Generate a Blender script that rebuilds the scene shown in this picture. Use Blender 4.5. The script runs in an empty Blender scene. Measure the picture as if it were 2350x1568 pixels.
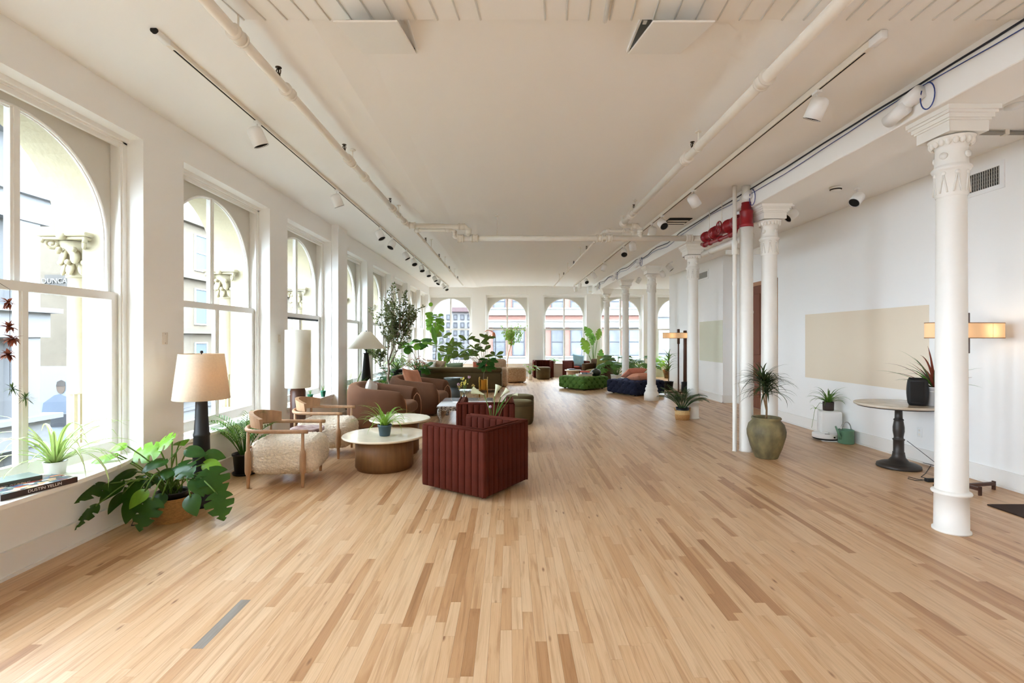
import bpy, bmesh, math, random
from mathutils import Vector, Matrix, Euler

# ------------------------------------------------------------------ camera, sky, exposure
SC = bpy.context.scene
COL = SC.collection
PI = math.pi
cam_d = bpy.data.cameras.new('camera')
cam = bpy.data.objects.new('camera', cam_d)
COL.objects.link(cam)
FPX = 1120.0                        # focal length in pixels of the 2350 px wide frame
cam_d.sensor_width = 36.0
cam_d.lens = 36.0 * FPX / 2350.0
cam_d.shift_x = (1175.0 - 1169.0) / 2350.0
cam_d.shift_y = (777.0 - 784.0) / 2350.0
cam_d.clip_end = 300
cam.location = (0, 0, 1.5)
cam.rotation_euler = (PI / 2, 0, 0)
SC.camera = cam

world = bpy.data.worlds.new('overcast_sky')
SC.world = world
world.use_nodes = True
bg = world.node_tree.nodes['Background']
bg.inputs[0].default_value = (0.79, 0.92, 1.09, 1)
bg.inputs[1].default_value = 2.0

vs = SC.view_settings
vs.view_transform = 'Standard'
vs.look = 'None'
vs.gamma = 1.0
vs.use_curve_mapping = False
vs.exposure = 3.25

cy = SC.cycles
cy.max_bounces = 9
cy.diffuse_bounces = 8
cy.glossy_bounces = 2
cy.transmission_bounces = 4
cy.use_adaptive_sampling = True
cy.adaptive_threshold = 0.065
cy.adaptive_min_samples = 16
cy.transparent_max_bounces = 16
cy.caustics_reflective = False
cy.caustics_refractive = False
cy.sample_clamp_indirect = 6.0
cy.use_denoising = True

WIN_A = 0.85                        # half width of a window opening
WIN_Z0, WIN_Z1 = 0.52, 3.21
XL, XR, YF, YB, ZC = -3.15, 4.98, 19.2, -5.0, 3.525
LEFT_WIN = [3.35, 5.57, 7.78, 9.97, 12.12, 14.24, 16.36, 18.2]      # window centres along the left wall
LEFT_WIN_BACK = [1.13, -1.09, -3.31]                                # more of them behind the camera
FAR_WIN = [(p - 1169) * YF / FPX for p in (1033, 1164, 1296, 1427, 1558)]

def portal(name, loc, rot, sx, sy):
    d = bpy.data.lights.new(name, 'AREA')
    d.shape = 'RECTANGLE'; d.size = sx; d.size_y = sy
    d.cycles.is_portal = True
    o = bpy.data.objects.new(name, d); COL.objects.link(o)
    o.location = loc; o.rotation_euler = rot
portal('window_daylight', (XL - 0.335, 7.4, 1.87), (0, -PI / 2, 0), 2.7, 23.2)
portal('window_daylight', (2.0, YF + 0.355, 1.87), (-PI / 2, 0, 0), 10.6, 2.7)

# ------------------------------------------------------------------ helpers
R = random.Random(7)
def S(r, g, b):                      # sRGB 0-255 to linear
    f = lambda c: (c / 255 / 12.92) if c / 255 <= 0.04045 else ((c / 255 + 0.055) / 1.055) ** 2.4
    return (f(r), f(g), f(b))

MATS = {}
def mat(name, col, rough=0.5, metal=0.0, var=0.0, vscale=8.0, stretch=(1, 1, 1), bump=0.0, bscale=60.0,
        sheen=0.0, sheen_col=None, spec=0.5, emit=None, estr=0.0, col2=None, coat=0.0, trans=0.0, ior=1.45):
    if name in MATS: return MATS[name]
    m = bpy.data.materials.new(name); m.use_nodes = True
    nt = m.node_tree; N = nt.nodes; Lk = nt.links
    b = N['Principled BSDF']
    b.inputs['Roughness'].default_value = rough
    b.inputs['Metallic'].default_value = metal
    b.inputs['Specular IOR Level'].default_value = spec
    b.inputs['IOR'].default_value = ior
    b.inputs['Coat Weight'].default_value = coat
    b.inputs['Transmission Weight'].default_value = trans
    if sheen:
        b.inputs['Sheen Weight'].default_value = sheen
        b.inputs['Sheen Roughness'].default_value = 0.35
        b.inputs['Sheen Tint'].default_value = (*(sheen_col or col), 1)
    if emit:
        b.inputs['Emission Color'].default_value = (*emit, 1)
        b.inputs['Emission Strength'].default_value = estr
    tc = N.new('ShaderNodeTexCoord')
    mp = N.new('ShaderNodeMapping'); Lk.new(tc.outputs['Object'], mp.inputs['Vector'])
    mp.inputs['Scale'].default_value = stretch
    if var or col2:
        nz = N.new('ShaderNodeTexNoise'); nz.inputs['Scale'].default_value = vscale; nz.inputs['Detail'].default_value = 5
        Lk.new(mp.outputs['Vector'], nz.inputs['Vector'])
        rp = N.new('ShaderNodeValToRGB')
        c2 = col2 or tuple(c * (1 + var) for c in col)
        c1 = col if col2 else tuple(c * (1 - var) for c in col)
        rp.color_ramp.elements[0].position = 0.3; rp.color_ramp.elements[0].color = (*c1, 1)
        rp.color_ramp.elements[1].position = 0.7; rp.color_ramp.elements[1].color = (*c2, 1)
        Lk.new(nz.outputs['Fac'], rp.inputs['Fac'])
        Lk.new(rp.outputs['Color'], b.inputs['Base Color'])
    else:
        b.inputs['Base Color'].default_value = (*col, 1)
    if bump:
        n2 = N.new('ShaderNodeTexNoise'); n2.inputs['Scale'].default_value = bscale; n2.inputs['Detail'].default_value = 4
        Lk.new(mp.outputs['Vector'], n2.inputs['Vector'])
        bp = N.new('ShaderNodeBump'); bp.inputs['Strength'].default_value = bump; bp.inputs['Distance'].default_value = 0.01
        Lk.new(n2.outputs['Fac'], bp.inputs['Height']); Lk.new(bp.outputs['Normal'], b.inputs['Normal'])
    MATS[name] = m
    return m

def two_sided_mat(name, col, transl, tr_col, rough=0.5, var=0.0, vscale=8.0, stretch=(1, 1, 1), weave=0.0):
    """thin things that let light through: leaves, lamp shades"""
    m = mat(name, col, rough, var=var, vscale=vscale, stretch=stretch, spec=0.4)
    nt = m.node_tree; N = nt.nodes; Lk = nt.links
    t = N.new('ShaderNodeBsdfTranslucent'); t.inputs['Color'].default_value = (*tr_col, 1)
    mx = N.new('ShaderNodeMixShader'); mx.inputs[0].default_value = transl
    Lk.new(N['Principled BSDF'].outputs[0], mx.inputs[1]); Lk.new(t.outputs[0], mx.inputs[2])
    Lk.new(mx.outputs[0], N['Material Output'].inputs['Surface'])
    return m

class MB:
    """collects shapes; build() links them as one mesh object"""
    def __init__(self): self.v = []; self.f = []; self.sm = []; self.mi = []; self.cur = 0
    def add(self, vs_, fs, smooth=False):
        o = len(self.v); self.v += [tuple(p) for p in vs_]
        for f in fs: self.f.append(tuple(i + o for i in f)); self.sm.append(smooth); self.mi.append(self.cur)
        return self
    def box(self, x0, x1, y0, y1, z0, z1):
        return self.add([(x0,y0,z0),(x1,y0,z0),(x1,y1,z0),(x0,y1,z0),(x0,y0,z1),(x1,y0,z1),(x1,y1,z1),(x0,y1,z1)],
                        [(0,3,2,1),(4,5,6,7),(0,1,5,4),(1,2,6,5),(2,3,7,6),(3,0,4,7)])
    def rbox(self, x0, x1, y0, y1, z0, z1, r=0.02, seg=3, smooth=True):
        bm = bmesh.new(); bmesh.ops.create_cube(bm, size=1)
        for v in bm.verts: v.co = Vector(((x0+x1)/2 + v.co.x*(x1-x0), (y0+y1)/2 + v.co.y*(y1-y0), (z0+z1)/2 + v.co.z*(z1-z0)))
        r = min(r, 0.49*min(x1-x0, y1-y0, z1-z0))
        bmesh.ops.bevel(bm, geom=bm.edges[:], offset=r, segments=seg, profile=0.5, affect='EDGES')
        bm.verts.index_update()
        self.add([v.co for v in bm.verts], [[v.index for v in f.verts] for f in bm.faces], smooth); bm.free()
        return self
    def lathe(self, prof, seg=24, c=(0,0,0), smooth=True, cap=True, sx=1.0, sy=1.0):
        n = len(prof); vs_ = []; fs = []
        for i in range(seg):
            a = 2*PI*i/seg
            for r, z in prof: vs_.append((c[0]+sx*r*math.cos(a), c[1]+sy*r*math.sin(a), c[2]+z))
        for i in range(seg):
            j = (i+1) % seg
            for k in range(n-1): fs.append((i*n+k, j*n+k, j*n+k+1, i*n+k+1))
        self.add(vs_, fs, smooth)
        if cap:
            o = len(self.v) - seg*n
            if prof[0][0] > 1e-5: self.f.append(tuple(o+i*n for i in range(seg))[::-1]); self.sm.append(False); self.mi.append(self.cur)
            if prof[-1][0] > 1e-5: self.f.append(tuple(o+i*n+n-1 for i in range(seg))); self.sm.append(False); self.mi.append(self.cur)
        return self
    def tube(self, pts, r, seg=8, cap=True, smooth=True):
        pts = [Vector(p) for p in pts]; n = len(pts)
        rs = r if isinstance(r, (list, tuple)) else [r]*n
        vs_ = []; fs = []; up = None
        for i, p in enumerate(pts):
            t = (pts[min(i+1, n-1)] - pts[max(i-1, 0)]).normalized()
            if up is None:
                up = Vector((0,0,1)) if abs(t.z) < 0.9 else Vector((1,0,0))
            a = t.cross(up)
            if a.length < 1e-4: a = t.cross(Vector((0.3,1,0.1)))
            a.normalize(); b = a.cross(t).normalized(); up = b
            for k in range(seg):
                q = 2*PI*k/seg
                vs_.append(p + (a*math.cos(q) + b*math.sin(q))*rs[i])
        for i in range(n-1):
            for k in range(seg):
                l = (k+1) % seg
                fs.append((i*seg+k, i*seg+l, (i+1)*seg+l, (i+1)*seg+k))
        if cap:
            fs.append(tuple(range(seg))[::-1]); fs.append(tuple((n-1)*seg+k for k in range(seg)))
        return self.add(vs_, fs, smooth)
    def cyl(self, a, b, r, seg=16): return self.tube([a, b], r, seg)
    def loft(self, secs, closed=False, cap=True, smooth=True):
        n = len(secs[0]); vs_ = [p for s in secs for p in s]; fs = []
        m = len(secs)
        for i in range(m if closed else m-1):
            j = (i+1) % m
            for k in range(n):
                l = (k+1) % n
                fs.append((i*n+k, i*n+l, j*n+l, j*n+k))
        if cap and not closed:
            fs.append(tuple(range(n))[::-1]); fs.append(tuple((m-1)*n+k for k in range(n)))
        return self.add(vs_, fs, smooth)
    def strip(self, rows, smooth=True):
        n = len(rows[0]); vs_ = [p for s in rows for p in s]; fs = []
        for i in range(len(rows)-1):
            for k in range(n-1): fs.append((i*n+k, i*n+k+1, (i+1)*n+k+1, (i+1)*n+k))
        return self.add(vs_, fs, smooth)
    def ball(self, c, rx, ry=None, rz=None, seg=12, rings=8, smooth=True):
        ry = ry or rx; rz = rz or rx
        return self.lathe2([(math.sin(PI*i/rings), -math.cos(PI*i/rings)) for i in range(rings+1)], c, rx, ry, rz, seg, smooth)
    def lathe2(self, prof, c, rx, ry, rz, seg, smooth):
        n = len(prof); vs_ = []; fs = []
        for i in range(seg):
            a = 2*PI*i/seg
            for r, z in prof: vs_.append((c[0]+rx*r*math.cos(a), c[1]+ry*r*math.sin(a), c[2]+rz*z))
        for i in range(seg):
            j = (i+1) % seg
            for k in range(n-1): fs.append((i*n+k, j*n+k, j*n+k+1, i*n+k+1))
        return self.add(vs_, fs, smooth)
    def prism(self, poly, y0, y1, axis='y'):
        n = len(poly)
        if axis == 'y': vs_ = [(x, y0, z) for x, z in poly] + [(x, y1, z) for x, z in poly]
        elif axis == 'z': vs_ = [(x, z, y0) for x, z in poly] + [(x, z, y1) for x, z in poly]
        else: vs_ = [(y0, x, z) for x, z in poly] + [(y1, x, z) for x, z in poly]
        fs = [tuple(range(n)), tuple(range(2*n-1, n-1, -1))] + [(i, i+n, (i+1) % n + n, (i+1) % n) for i in range(n)]
        return self.add(vs_, fs)
    def xform(self, M4, start=0):
        for i in range(start, len(self.v)): self.v[i] = tuple(M4 @ Vector(self.v[i]))
        return self
    def mesh(self, name, m):
        me = bpy.data.meshes.new(name); me.from_pydata(self.v, [], self.f)
        me.polygons.foreach_set('use_smooth', self.sm)
        ms = m if isinstance(m, (list, tuple)) else [m]
        for x in ms: me.materials.append(x)
        if len(ms) > 1: me.polygons.foreach_set('material_index', self.mi)
        bm = bmesh.new(); bm.from_mesh(me); bmesh.ops.recalc_face_normals(bm, faces=bm.faces[:]); bm.to_mesh(me); bm.free()
        return me
    def build(self, name, m, parent=None, loc=(0,0,0), rot=(0,0,0)):
        return link(name, self.mesh(name, m), parent, loc, rot)

def link(name, me, parent=None, loc=(0,0,0), rot=(0,0,0)):
    o = bpy.data.objects.new(name, me); COL.objects.link(o)
    o.parent = parent; o.location = loc; o.rotation_euler = rot
    return o
def tag(o, label=None, cat=None, group=None, kind=None):
    if label: o['label'] = label
    if cat: o['category'] = cat
    if group: o['group'] = group
    if kind: o['kind'] = kind
    return o
def thing(name, label, cat, loc=(0,0,0), rz=0.0, group=None, kind=None):
    o = bpy.data.objects.new(name, None); COL.objects.link(o)
    o.empty_display_size = 0.1
    o.location = loc; o.rotation_euler = (0,0,rz)
    return tag(o, label, cat, group, kind)
def kids(o): return [c for c in COL.objects if c.parent is o]
def dup(root, loc, rz=0.0, label=None, group=None):
    r = root.copy(); COL.objects.link(r); r.location = loc; r.rotation_euler = (0,0,rz)
    if label: r['label'] = label
    if group: r['group'] = group
    for ch in list(root.children):
        c = ch.copy(); COL.objects.link(c); c.parent = r
        for g in list(ch.children):
            d = g.copy(); COL.objects.link(d); d.parent = c
    return r
ORD = ['first','second','third','fourth','fifth','sixth','seventh','eighth','ninth','tenth','eleventh','twelfth','thirteenth']

# ------------------------------------------------------------------ materials
M_wall = mat('wall_paint', S(241,240,237), 0.85)
M_ceil = mat('ceiling_paint', S(241,240,237), 0.9)
M_trim = mat('white_gloss_paint', S(238,236,231), 0.4, bump=0.03, bscale=40)
M_stone = mat('cream_stone', S(172,161,134), 0.9, var=0.05, vscale=5, bump=0.3, bscale=30)
M_iron = mat('white_iron_paint', S(234,231,223), 0.45, var=0.015, vscale=6, bump=0.12, bscale=22)
M_pipe = mat('white_pipe_paint', S(232,226,214), 0.5, var=0.02, vscale=10)
M_white = mat('white_plastic', S(238,238,236), 0.4)
M_black = mat('black_matte', S(22,21,21), 0.55)
M_blackg = mat('black_plastic', S(20,20,22), 0.35)
M_redpaint = mat('red_pipe_paint', S(140,18,28), 0.35)
M_brass = mat('brass', S(196,150,70), 0.25, metal=1.0)
M_dark = mat('dark_void', S(26,22,18), 0.9)
M_redvelvet = mat('rust_red_velvet', S(74,26,13), 0.85, var=0.16, vscale=7, sheen=0.16, sheen_col=S(214,120,84), spec=0.2, bump=0.05, bscale=200)
M_brownvelvet = mat('brown_velvet', S(102,70,51), 0.8, var=0.08, vscale=4, sheen=0.5, sheen_col=S(205,160,130), spec=0.15, bump=0.05, bscale=200)
M_olivevelvet = mat('olive_velvet', S(84,70,46), 0.8, var=0.1, vscale=5, sheen=0.45, sheen_col=S(175,165,125), spec=0.15)
M_greenvelvet = mat('green_velvet', S(72,104,42), 0.75, var=0.12, vscale=6, sheen=0.6, sheen_col=S(170,200,110), spec=0.2)
M_navyvelvet = mat('navy_velvet', S(26,29,48), 0.75, var=0.12, vscale=6, sheen=0.4, sheen_col=S(95,105,150), spec=0.2)
M_boucle = mat('cream_boucle', S(246,232,212), 0.95, var=0.14, vscale=55, bump=0.9, bscale=95, sheen=0.3, sheen_col=S(250,235,215), spec=0.1)
M_speckle = mat('speckled_boucle', S(150,116,86), 0.95, col2=S(214,190,162), vscale=60, bump=0.8, bscale=90, spec=0.1)
M_oak = mat('light_oak', S(176,138,104), 0.5, var=0.14, vscale=5, stretch=(6, 6, 1), bump=0.05, bscale=40)
M_walnut = mat('walnut_veneer', S(134,98,64), 0.45, var=0.16, vscale=4, stretch=(7, 7, 0.8), bump=0.04, bscale=40)
M_darkwood = mat('dark_brown_wood', S(78,48,34), 0.45, var=0.18, vscale=5, stretch=(8, 8, 0.8))
M_doorwood = mat('red_brown_door_wood', S(112,62,38), 0.7, var=0.14, vscale=4, stretch=(8, 8, 0.8))
M_travertine = mat('travertine', S(232,218,194), 0.16, var=0.06, vscale=5, coat=0.3)
M_marble = mat('burgundy_marble', S(112,70,72), 0.25, col2=S(206,186,182), vscale=9)
M_greymarble = mat('grey_brown_marble', S(168,152,132), 0.18, col2=S(206,194,176), vscale=4)
M_bronze = mat('bronze_cast_iron', S(56,50,45), 0.42, metal=0.35)
M_terracotta = mat('terracotta', S(176,92,62), 0.75, var=0.1)
M_urn = mat('olive_stoneware', S(72,66,48), 0.6, col2=S(138,124,84), vscale=7, stretch=(1, 1, 0.6), bump=0.35, bscale=9)
M_basket = mat('woven_seagrass', S(186,138,84), 0.8, var=0.22, vscale=40, stretch=(1, 1, 3), bump=1.0, bscale=60)
M_soil = mat('soil', S(48,36,28), 0.95, var=0.3, vscale=30)
M_teal = mat('dark_teal_glaze', S(60,68,64), 0.35, var=0.1)
M_pinkfab = mat('pink_linen', S(206,140,112), 0.9, var=0.06, vscale=20, bump=0.2, bscale=120, sheen=0.3)
M_peach = mat('peach_velvet', S(200,136,104), 0.8, var=0.1, vscale=8, sheen=0.4)
M_whitefab = mat('white_fabric', S(238,235,228), 0.9)
M_bluefab = mat('light_blue_fabric', S(150,190,206), 0.85, var=0.1, vscale=9)
M_greenfab = mat('olive_green_fabric', S(116,114,52), 0.85, var=0.06)
M_chrome = mat('brushed_steel', S(190,186,180), 0.3, metal=1.0)
M_sage = mat('sage_green_enamel', S(98,140,112), 0.4)
M_beigepaint = mat('beige_wall_paint', S(230,216,194), 0.85)
M_sagepaint = mat('pale_sage_wall_paint', S(214,214,194), 0.85)
M_bark = mat('grey_bark', S(130,112,94), 0.9, var=0.2, vscale=20, bump=0.4, bscale=60)
M_cane = mat('brown_cane', S(122,96,66), 0.8, var=0.2, vscale=20)
M_stem = mat('green_stem', S(96,130,52), 0.5, var=0.1)
def leafm(name, c, t): return two_sided_mat(name, c, 0.30, t, 0.30, var=0.14, vscale=5)
M_monst = leafm('monstera_leaf', S(36,76,30), S(110,160,40))
M_monstm = leafm('mid_monstera_leaf', S(64,108,50), S(120,160,60))
M_monstl = leafm('young_monstera_leaf', S(112,160,48), S(170,210,60))
M_ficus = leafm('fiddle_leaf', S(80,100,48), S(130,160,50))
M_lime = leafm('lime_leaf', S(100,146,50), S(150,190,60))
M_palm = leafm('palm_leaf', S(62,104,44), S(130,170,60))
M_draco = leafm('dracaena_leaf', S(46,58,36), S(90,110,50))
M_drared = leafm('red_dracaena_leaf', S(110,52,40), S(150,80,50))
M_spider = leafm('spider_plant_leaf', S(112,158,56), S(170,200,80))
M_spiderv = leafm('variegated_spider_leaf', S(150,176,104), S(190,210,120))
M_olive = leafm('olive_leaf', S(90,100,62), S(124,138,70))
M_dark_leaf = leafm('dark_green_leaf', S(36,74,34), S(90,140,40))

# clear glazing: mostly transparent, a little mirror
m = bpy.data.materials.new('window_glass'); m.use_nodes = True
nt = m.node_tree; nt.nodes.remove(nt.nodes['Principled BSDF'])
tr = nt.nodes.new('ShaderNodeBsdfTransparent'); tr.inputs[0].default_value = (0.96, 0.98, 0.97, 1)
gl = nt.nodes.new('ShaderNodeBsdfGlossy'); gl.inputs['Roughness'].default_value = 0.02
fr0 = nt.nodes.new('ShaderNodeLayerWeight'); fr0.inputs['Blend'].default_value = 0.5
fr1 = nt.nodes.new('ShaderNodeMath'); fr1.operation = 'POWER'; fr1.inputs[1].default_value = 5.0
fr = nt.nodes.new('ShaderNodeMath'); fr.operation = 'MULTIPLY_ADD'; fr.inputs[1].default_value = 0.35; fr.inputs[2].default_value = 0.02
nt.links.new(fr0.outputs['Facing'], fr1.inputs[0]); nt.links.new(fr1.outputs[0], fr.inputs[0])
mx = nt.nodes.new('ShaderNodeMixShader')
nt.links.new(fr.outputs[0], mx.inputs[0]); nt.links.new(tr.outputs[0], mx.inputs[1]); nt.links.new(gl.outputs[0], mx.inputs[2])
nt.links.new(mx.outputs[0], nt.nodes['Material Output'].inputs['Surface'])
M_glass = m

# oak strip flooring: tone of each board from its own attribute, grain along the board
def plank_material():
    m = bpy.data.materials.new('oak_strip_floor'); m.use_nodes = True
    nt = m.node_tree; N = nt.nodes; Lk = nt.links; b = N['Principled BSDF']
    at = N.new('ShaderNodeAttribute'); at.attribute_name = 'tone'
    ge = N.new('ShaderNodeNewGeometry')
    off = N.new('ShaderNodeVectorMath'); off.operation = 'SCALE'; off.inputs[0].default_value = (7.3, 31.7, 0)
    Lk.new(at.outputs['Fac'], off.inputs['Scale'])
    ad = N.new('ShaderNodeVectorMath'); ad.operation = 'ADD'
    Lk.new(ge.outputs['Position'], ad.inputs[0]); Lk.new(off.outputs['Vector'], ad.inputs[1])
    def noise(sx, sy, det, rough=0.6, dist=0.0):
        mp = N.new('ShaderNodeMapping'); mp.inputs['Scale'].default_value = (sx, sy, 1)
        Lk.new(ad.outputs['Vector'], mp.inputs['Vector'])
        nz = N.new('ShaderNodeTexNoise'); nz.inputs['Scale'].default_value = 1; nz.inputs['Detail'].default_value = det
        nz.inputs['Roughness'].default_value = rough; nz.inputs['Distortion'].default_value = dist
        Lk.new(mp.outputs['Vector'], nz.inputs['Vector']); return nz
    rp = N.new('ShaderNodeValToRGB'); el = rp.color_ramp.elements
    stops = [(0.0, S(214,182,145)), (0.30, S(209,174,135)), (0.55, S(203,165,124)), (0.75, S(194,153,111)), (0.90, S(175,132,91)), (0.97, S(155,112,75)), (0.985, S(140,134,127))]
    el[0].position = stops[0][0]; el[0].color = (*stops[0][1], 1); el[1].position = stops[1][0]; el[1].color = (*stops[1][1], 1)
    for p, c in stops[2:]:
        e = el.new(p); e.color = (*c, 1)
    Lk.new(at.outputs['Fac'], rp.inputs['Fac'])
    g = noise(130, 2.2, 6, 0.7, 0.5); g2 = noise(22, 1.3, 4, 0.6, 1.2)
    def mulramp(src, nz, p0, c0, p1, c1):
        r = N.new('ShaderNodeValToRGB'); r.color_ramp.elements[0].position = p0; r.color_ramp.elements[0].color = (*c0, 1)
        r.color_ramp.elements[1].position = p1; r.color_ramp.elements[1].color = (*c1, 1)
        Lk.new(nz.outputs[0], r.inputs['Fac'])
        mu = N.new('ShaderNodeMix'); mu.data_type = 'RGBA'; mu.blend_type = 'MULTIPLY'; mu.inputs['Factor'].default_value = 1
        Lk.new(src, mu.inputs['A']); Lk.new(r.outputs['Color'], mu.inputs['B']); return mu.outputs['Result']
    c = mulramp(rp.outputs['Color'], g, 0.3, (0.87, 0.83, 0.78), 0.62, (1.03, 1.03, 1.03))
    c = mulramp(c, g2, 0.30, (0.74, 0.66, 0.58), 0.52, (1.0, 1.0, 1.0))
    vo = N.new('ShaderNodeTexVoronoi'); vo.inputs['Scale'].default_value = 1
    mp = N.new('ShaderNodeMapping'); mp.inputs['Scale'].default_value = (9, 2.6, 1); Lk.new(ad.outputs['Vector'], mp.inputs['Vector'])
    Lk.new(mp.outputs['Vector'], vo.inputs['Vector'])
    c = mulramp(c, vo, 0.03, (0.40, 0.28, 0.20), 0.10, (1, 1, 1))
    Lk.new(c, b.inputs['Base Color'])
    b.inputs['Roughness'].default_value = 0.36; b.inputs['Specular IOR Level'].default_value = 0.45
    bp = N.new('ShaderNodeBump'); bp.inputs['Strength'].default_value = 0.06; bp.inputs['Distance'].default_value = 0.004
    Lk.new(g.outputs['Fac'], bp.inputs['Height']); Lk.new(bp.outputs['Normal'], b.inputs['Normal'])
    return m
M_plank = plank_material()
# ================================================================== the room
# ---- floor: one joined base, the nearest strip boards as parts, the rest joined
def build_floor():
    base = MB().box(XL-0.1, XR+0.6, YB, YF+0.1, -0.2, -0.0125).build('floor', mat('floor_gap', S(140,104,72), 0.8))
    tag(base, 'pale oak strip floor running the length of the loft', 'floor', kind='structure')
    rnd = random.Random(21); PW = 0.0575; gap = 0.0003
    boards = []
    nrow = int((XR + 0.35 - XL) / PW) + 1
    for i in range(nrow):
        x0 = XL + i*PW; y = YB + rnd.random()*0.9
        y = max(YB, y - 0.9)
        while y < YF:
            L = rnd.choice((0.3, 0.4, 0.5, 0.62, 0.75, 0.9, 1.1, 1.4)) * (0.9 + 0.2*rnd.random())
            y1 = min(y + L, YF)
            t = rnd.betavariate(1.5, 2.0) * 0.9
            if rnd.random() < 0.08: t = 0.82 + 0.1*rnd.random()
            boards.append([x0 + gap, min(x0 + PW - gap, XR+0.33), y + 0.0003, y1 - 0.0003, t]); y = y1
    for b in boards:                                    # one weathered grey board near the camera
        if b[0] < -1.50 < b[1] and b[2] < 2.6 < b[3]: b[2] = 2.36; b[3] = 2.80; b[4] = 0.99; gb = b
    for b in boards:
        if b is not gb and abs(b[0]-gb[0]) < 0.01:
            if b[2] < 2.36 and b[3] > 2.30: b[3] = 2.359
            elif b[2] < 2.9 and b[3] > 2.80: b[2] = 2.801
    if True:
        lo = max((b for b in boards if b is not gb and abs(b[0]-gb[0]) < 0.01 and b[3] <= 2.36), key=lambda b: b[3]); lo[3] = 2.359
        hi = min((b for b in boards if b is not gb and abs(b[0]-gb[0]) < 0.01 and b[2] >= 2.79), key=lambda b: b[2]); hi[2] = 2.801
    def seen(b):                                        # size in the photo
        ym = max(b[2], 2.05); y1 = b[3]
        if y1 <= 2.1: return 0
        xm = (b[0]+b[1])/2
        if abs(xm)/((ym+y1)/2) > 1.06: return 0
        return (1/ym - 1/y1) * PW / ((ym+y1)/2)
    boards.sort(key=seen, reverse=True)
    def plank_mesh(bs):
        mb = MB(); tones = []
        for b in bs:
            mb.box(b[0], b[1], b[2], b[3], -0.012, 0.0); tones += [b[4]]*8
        me = mb.mesh('plank', M_plank)
        a = me.attributes.new('tone', 'FLOAT', 'POINT'); a.data.foreach_set('value', tones)
        return me
    for b in boards[:300]: link('plank', plank_mesh([b]), base)
    tag(link('strip_boards', plank_mesh(boards[300:]), base), kind='stuff')
build_floor()

# ---- walls
def wall_with_openings(mb, u0, u1, z0, z1, holes, put, w0, w1):
    """a wall along u with rectangular holes (ua, ub, za, zb); put(u0,u1,w0,w1,z0,z1) adds a box"""
    us = u0
    for ua, ub, za, zb in sorted(holes):
        if ua > us: put(us, ua, w0, w1, z0, z1)
        if za > z0: put(ua, ub, w0, w1, z0, za)
        if zb < z1: put(ua, ub, w0, w1, zb, z1)
        us = ub
    if us < u1: put(us, u1, w0, w1, z0, z1)

mb = MB()
holes = [(yc-WIN_A, min(yc+WIN_A, 18.95), WIN_Z0-0.04, WIN_Z1) for yc in LEFT_WIN + LEFT_WIN_BACK]
wall_with_openings(mb, YB, YF+0.3, 0, 3.75, holes, lambda a,b,w0,w1,c,d: mb.box(XL-w1, XL-w0, a, b, c, d), 0.0, 0.33)
mb.box(XL-0.05, XL+0.12, 8.64, 9.12, 0, 3.7)                          # pilaster
wl = tag(mb.build('wall_left', M_wall), 'cream wall of tall piers between the row of arched windows', 'wall', kind='structure')
mb = MB()
holes = [(xc-WIN_A, xc+WIN_A, WIN_Z0-0.04, WIN_Z1) for xc in FAR_WIN]
wall_with_openings(mb, XL-0.33, 9.5, 0, 3.75, holes, lambda a,b,w0,w1,c,d: mb.box(a, b, YF+w0, YF+w1, c, d), 0.0, 0.35)
tag(mb.build('wall_far', M_wall), 'cream end wall with five arched windows behind the lounge', 'wall', kind='structure')
mb = MB()
mb.box(XR, XR+0.7, YB, 9.05, 0, 3.75)
mb.box(XR+0.32, XR+0.7, 9.05, 11.38, 0, 3.75)
mb.box(XR, XR+0.7, 11.38, 15.2, 0, 3.75)
tag(mb.build('wall_right', M_wall), 'long white wall with beige painted rectangle behind the columns', 'wall', kind='structure')
tag(MB().box(XR+0.69, 9.6, 15.0, 15.2, 0, 3.75).build('wall_return', M_wall), 'white wall closing the wider far end behind the columns', 'wall', kind='structure')
tag(MB().box(9.5, 9.7, 15.0, YF+0.3, 0, 3.75).build('wall_side', M_wall), 'white side wall of the far end hidden behind columns', 'wall', kind='structure')
tag(MB().box(XL-0.33, XR+0.7, YB-0.2, YB, 0, 3.75).build('wall_back', M_wall), 'plain white wall behind the viewer', 'wall', kind='structure')
MB().box(XR+0.6, 9.6, 15.2, YF+0.1, -0.2, -0.001).build('floor_extension', mat('oak_far', S(200,156,114), 0.4, var=0.1, vscale=3, stretch=(12, 1, 1)))
tag(COL.objects['floor_extension'], 'oak floor continuing behind the columns at the far end', 'floor', kind='structure')

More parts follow.
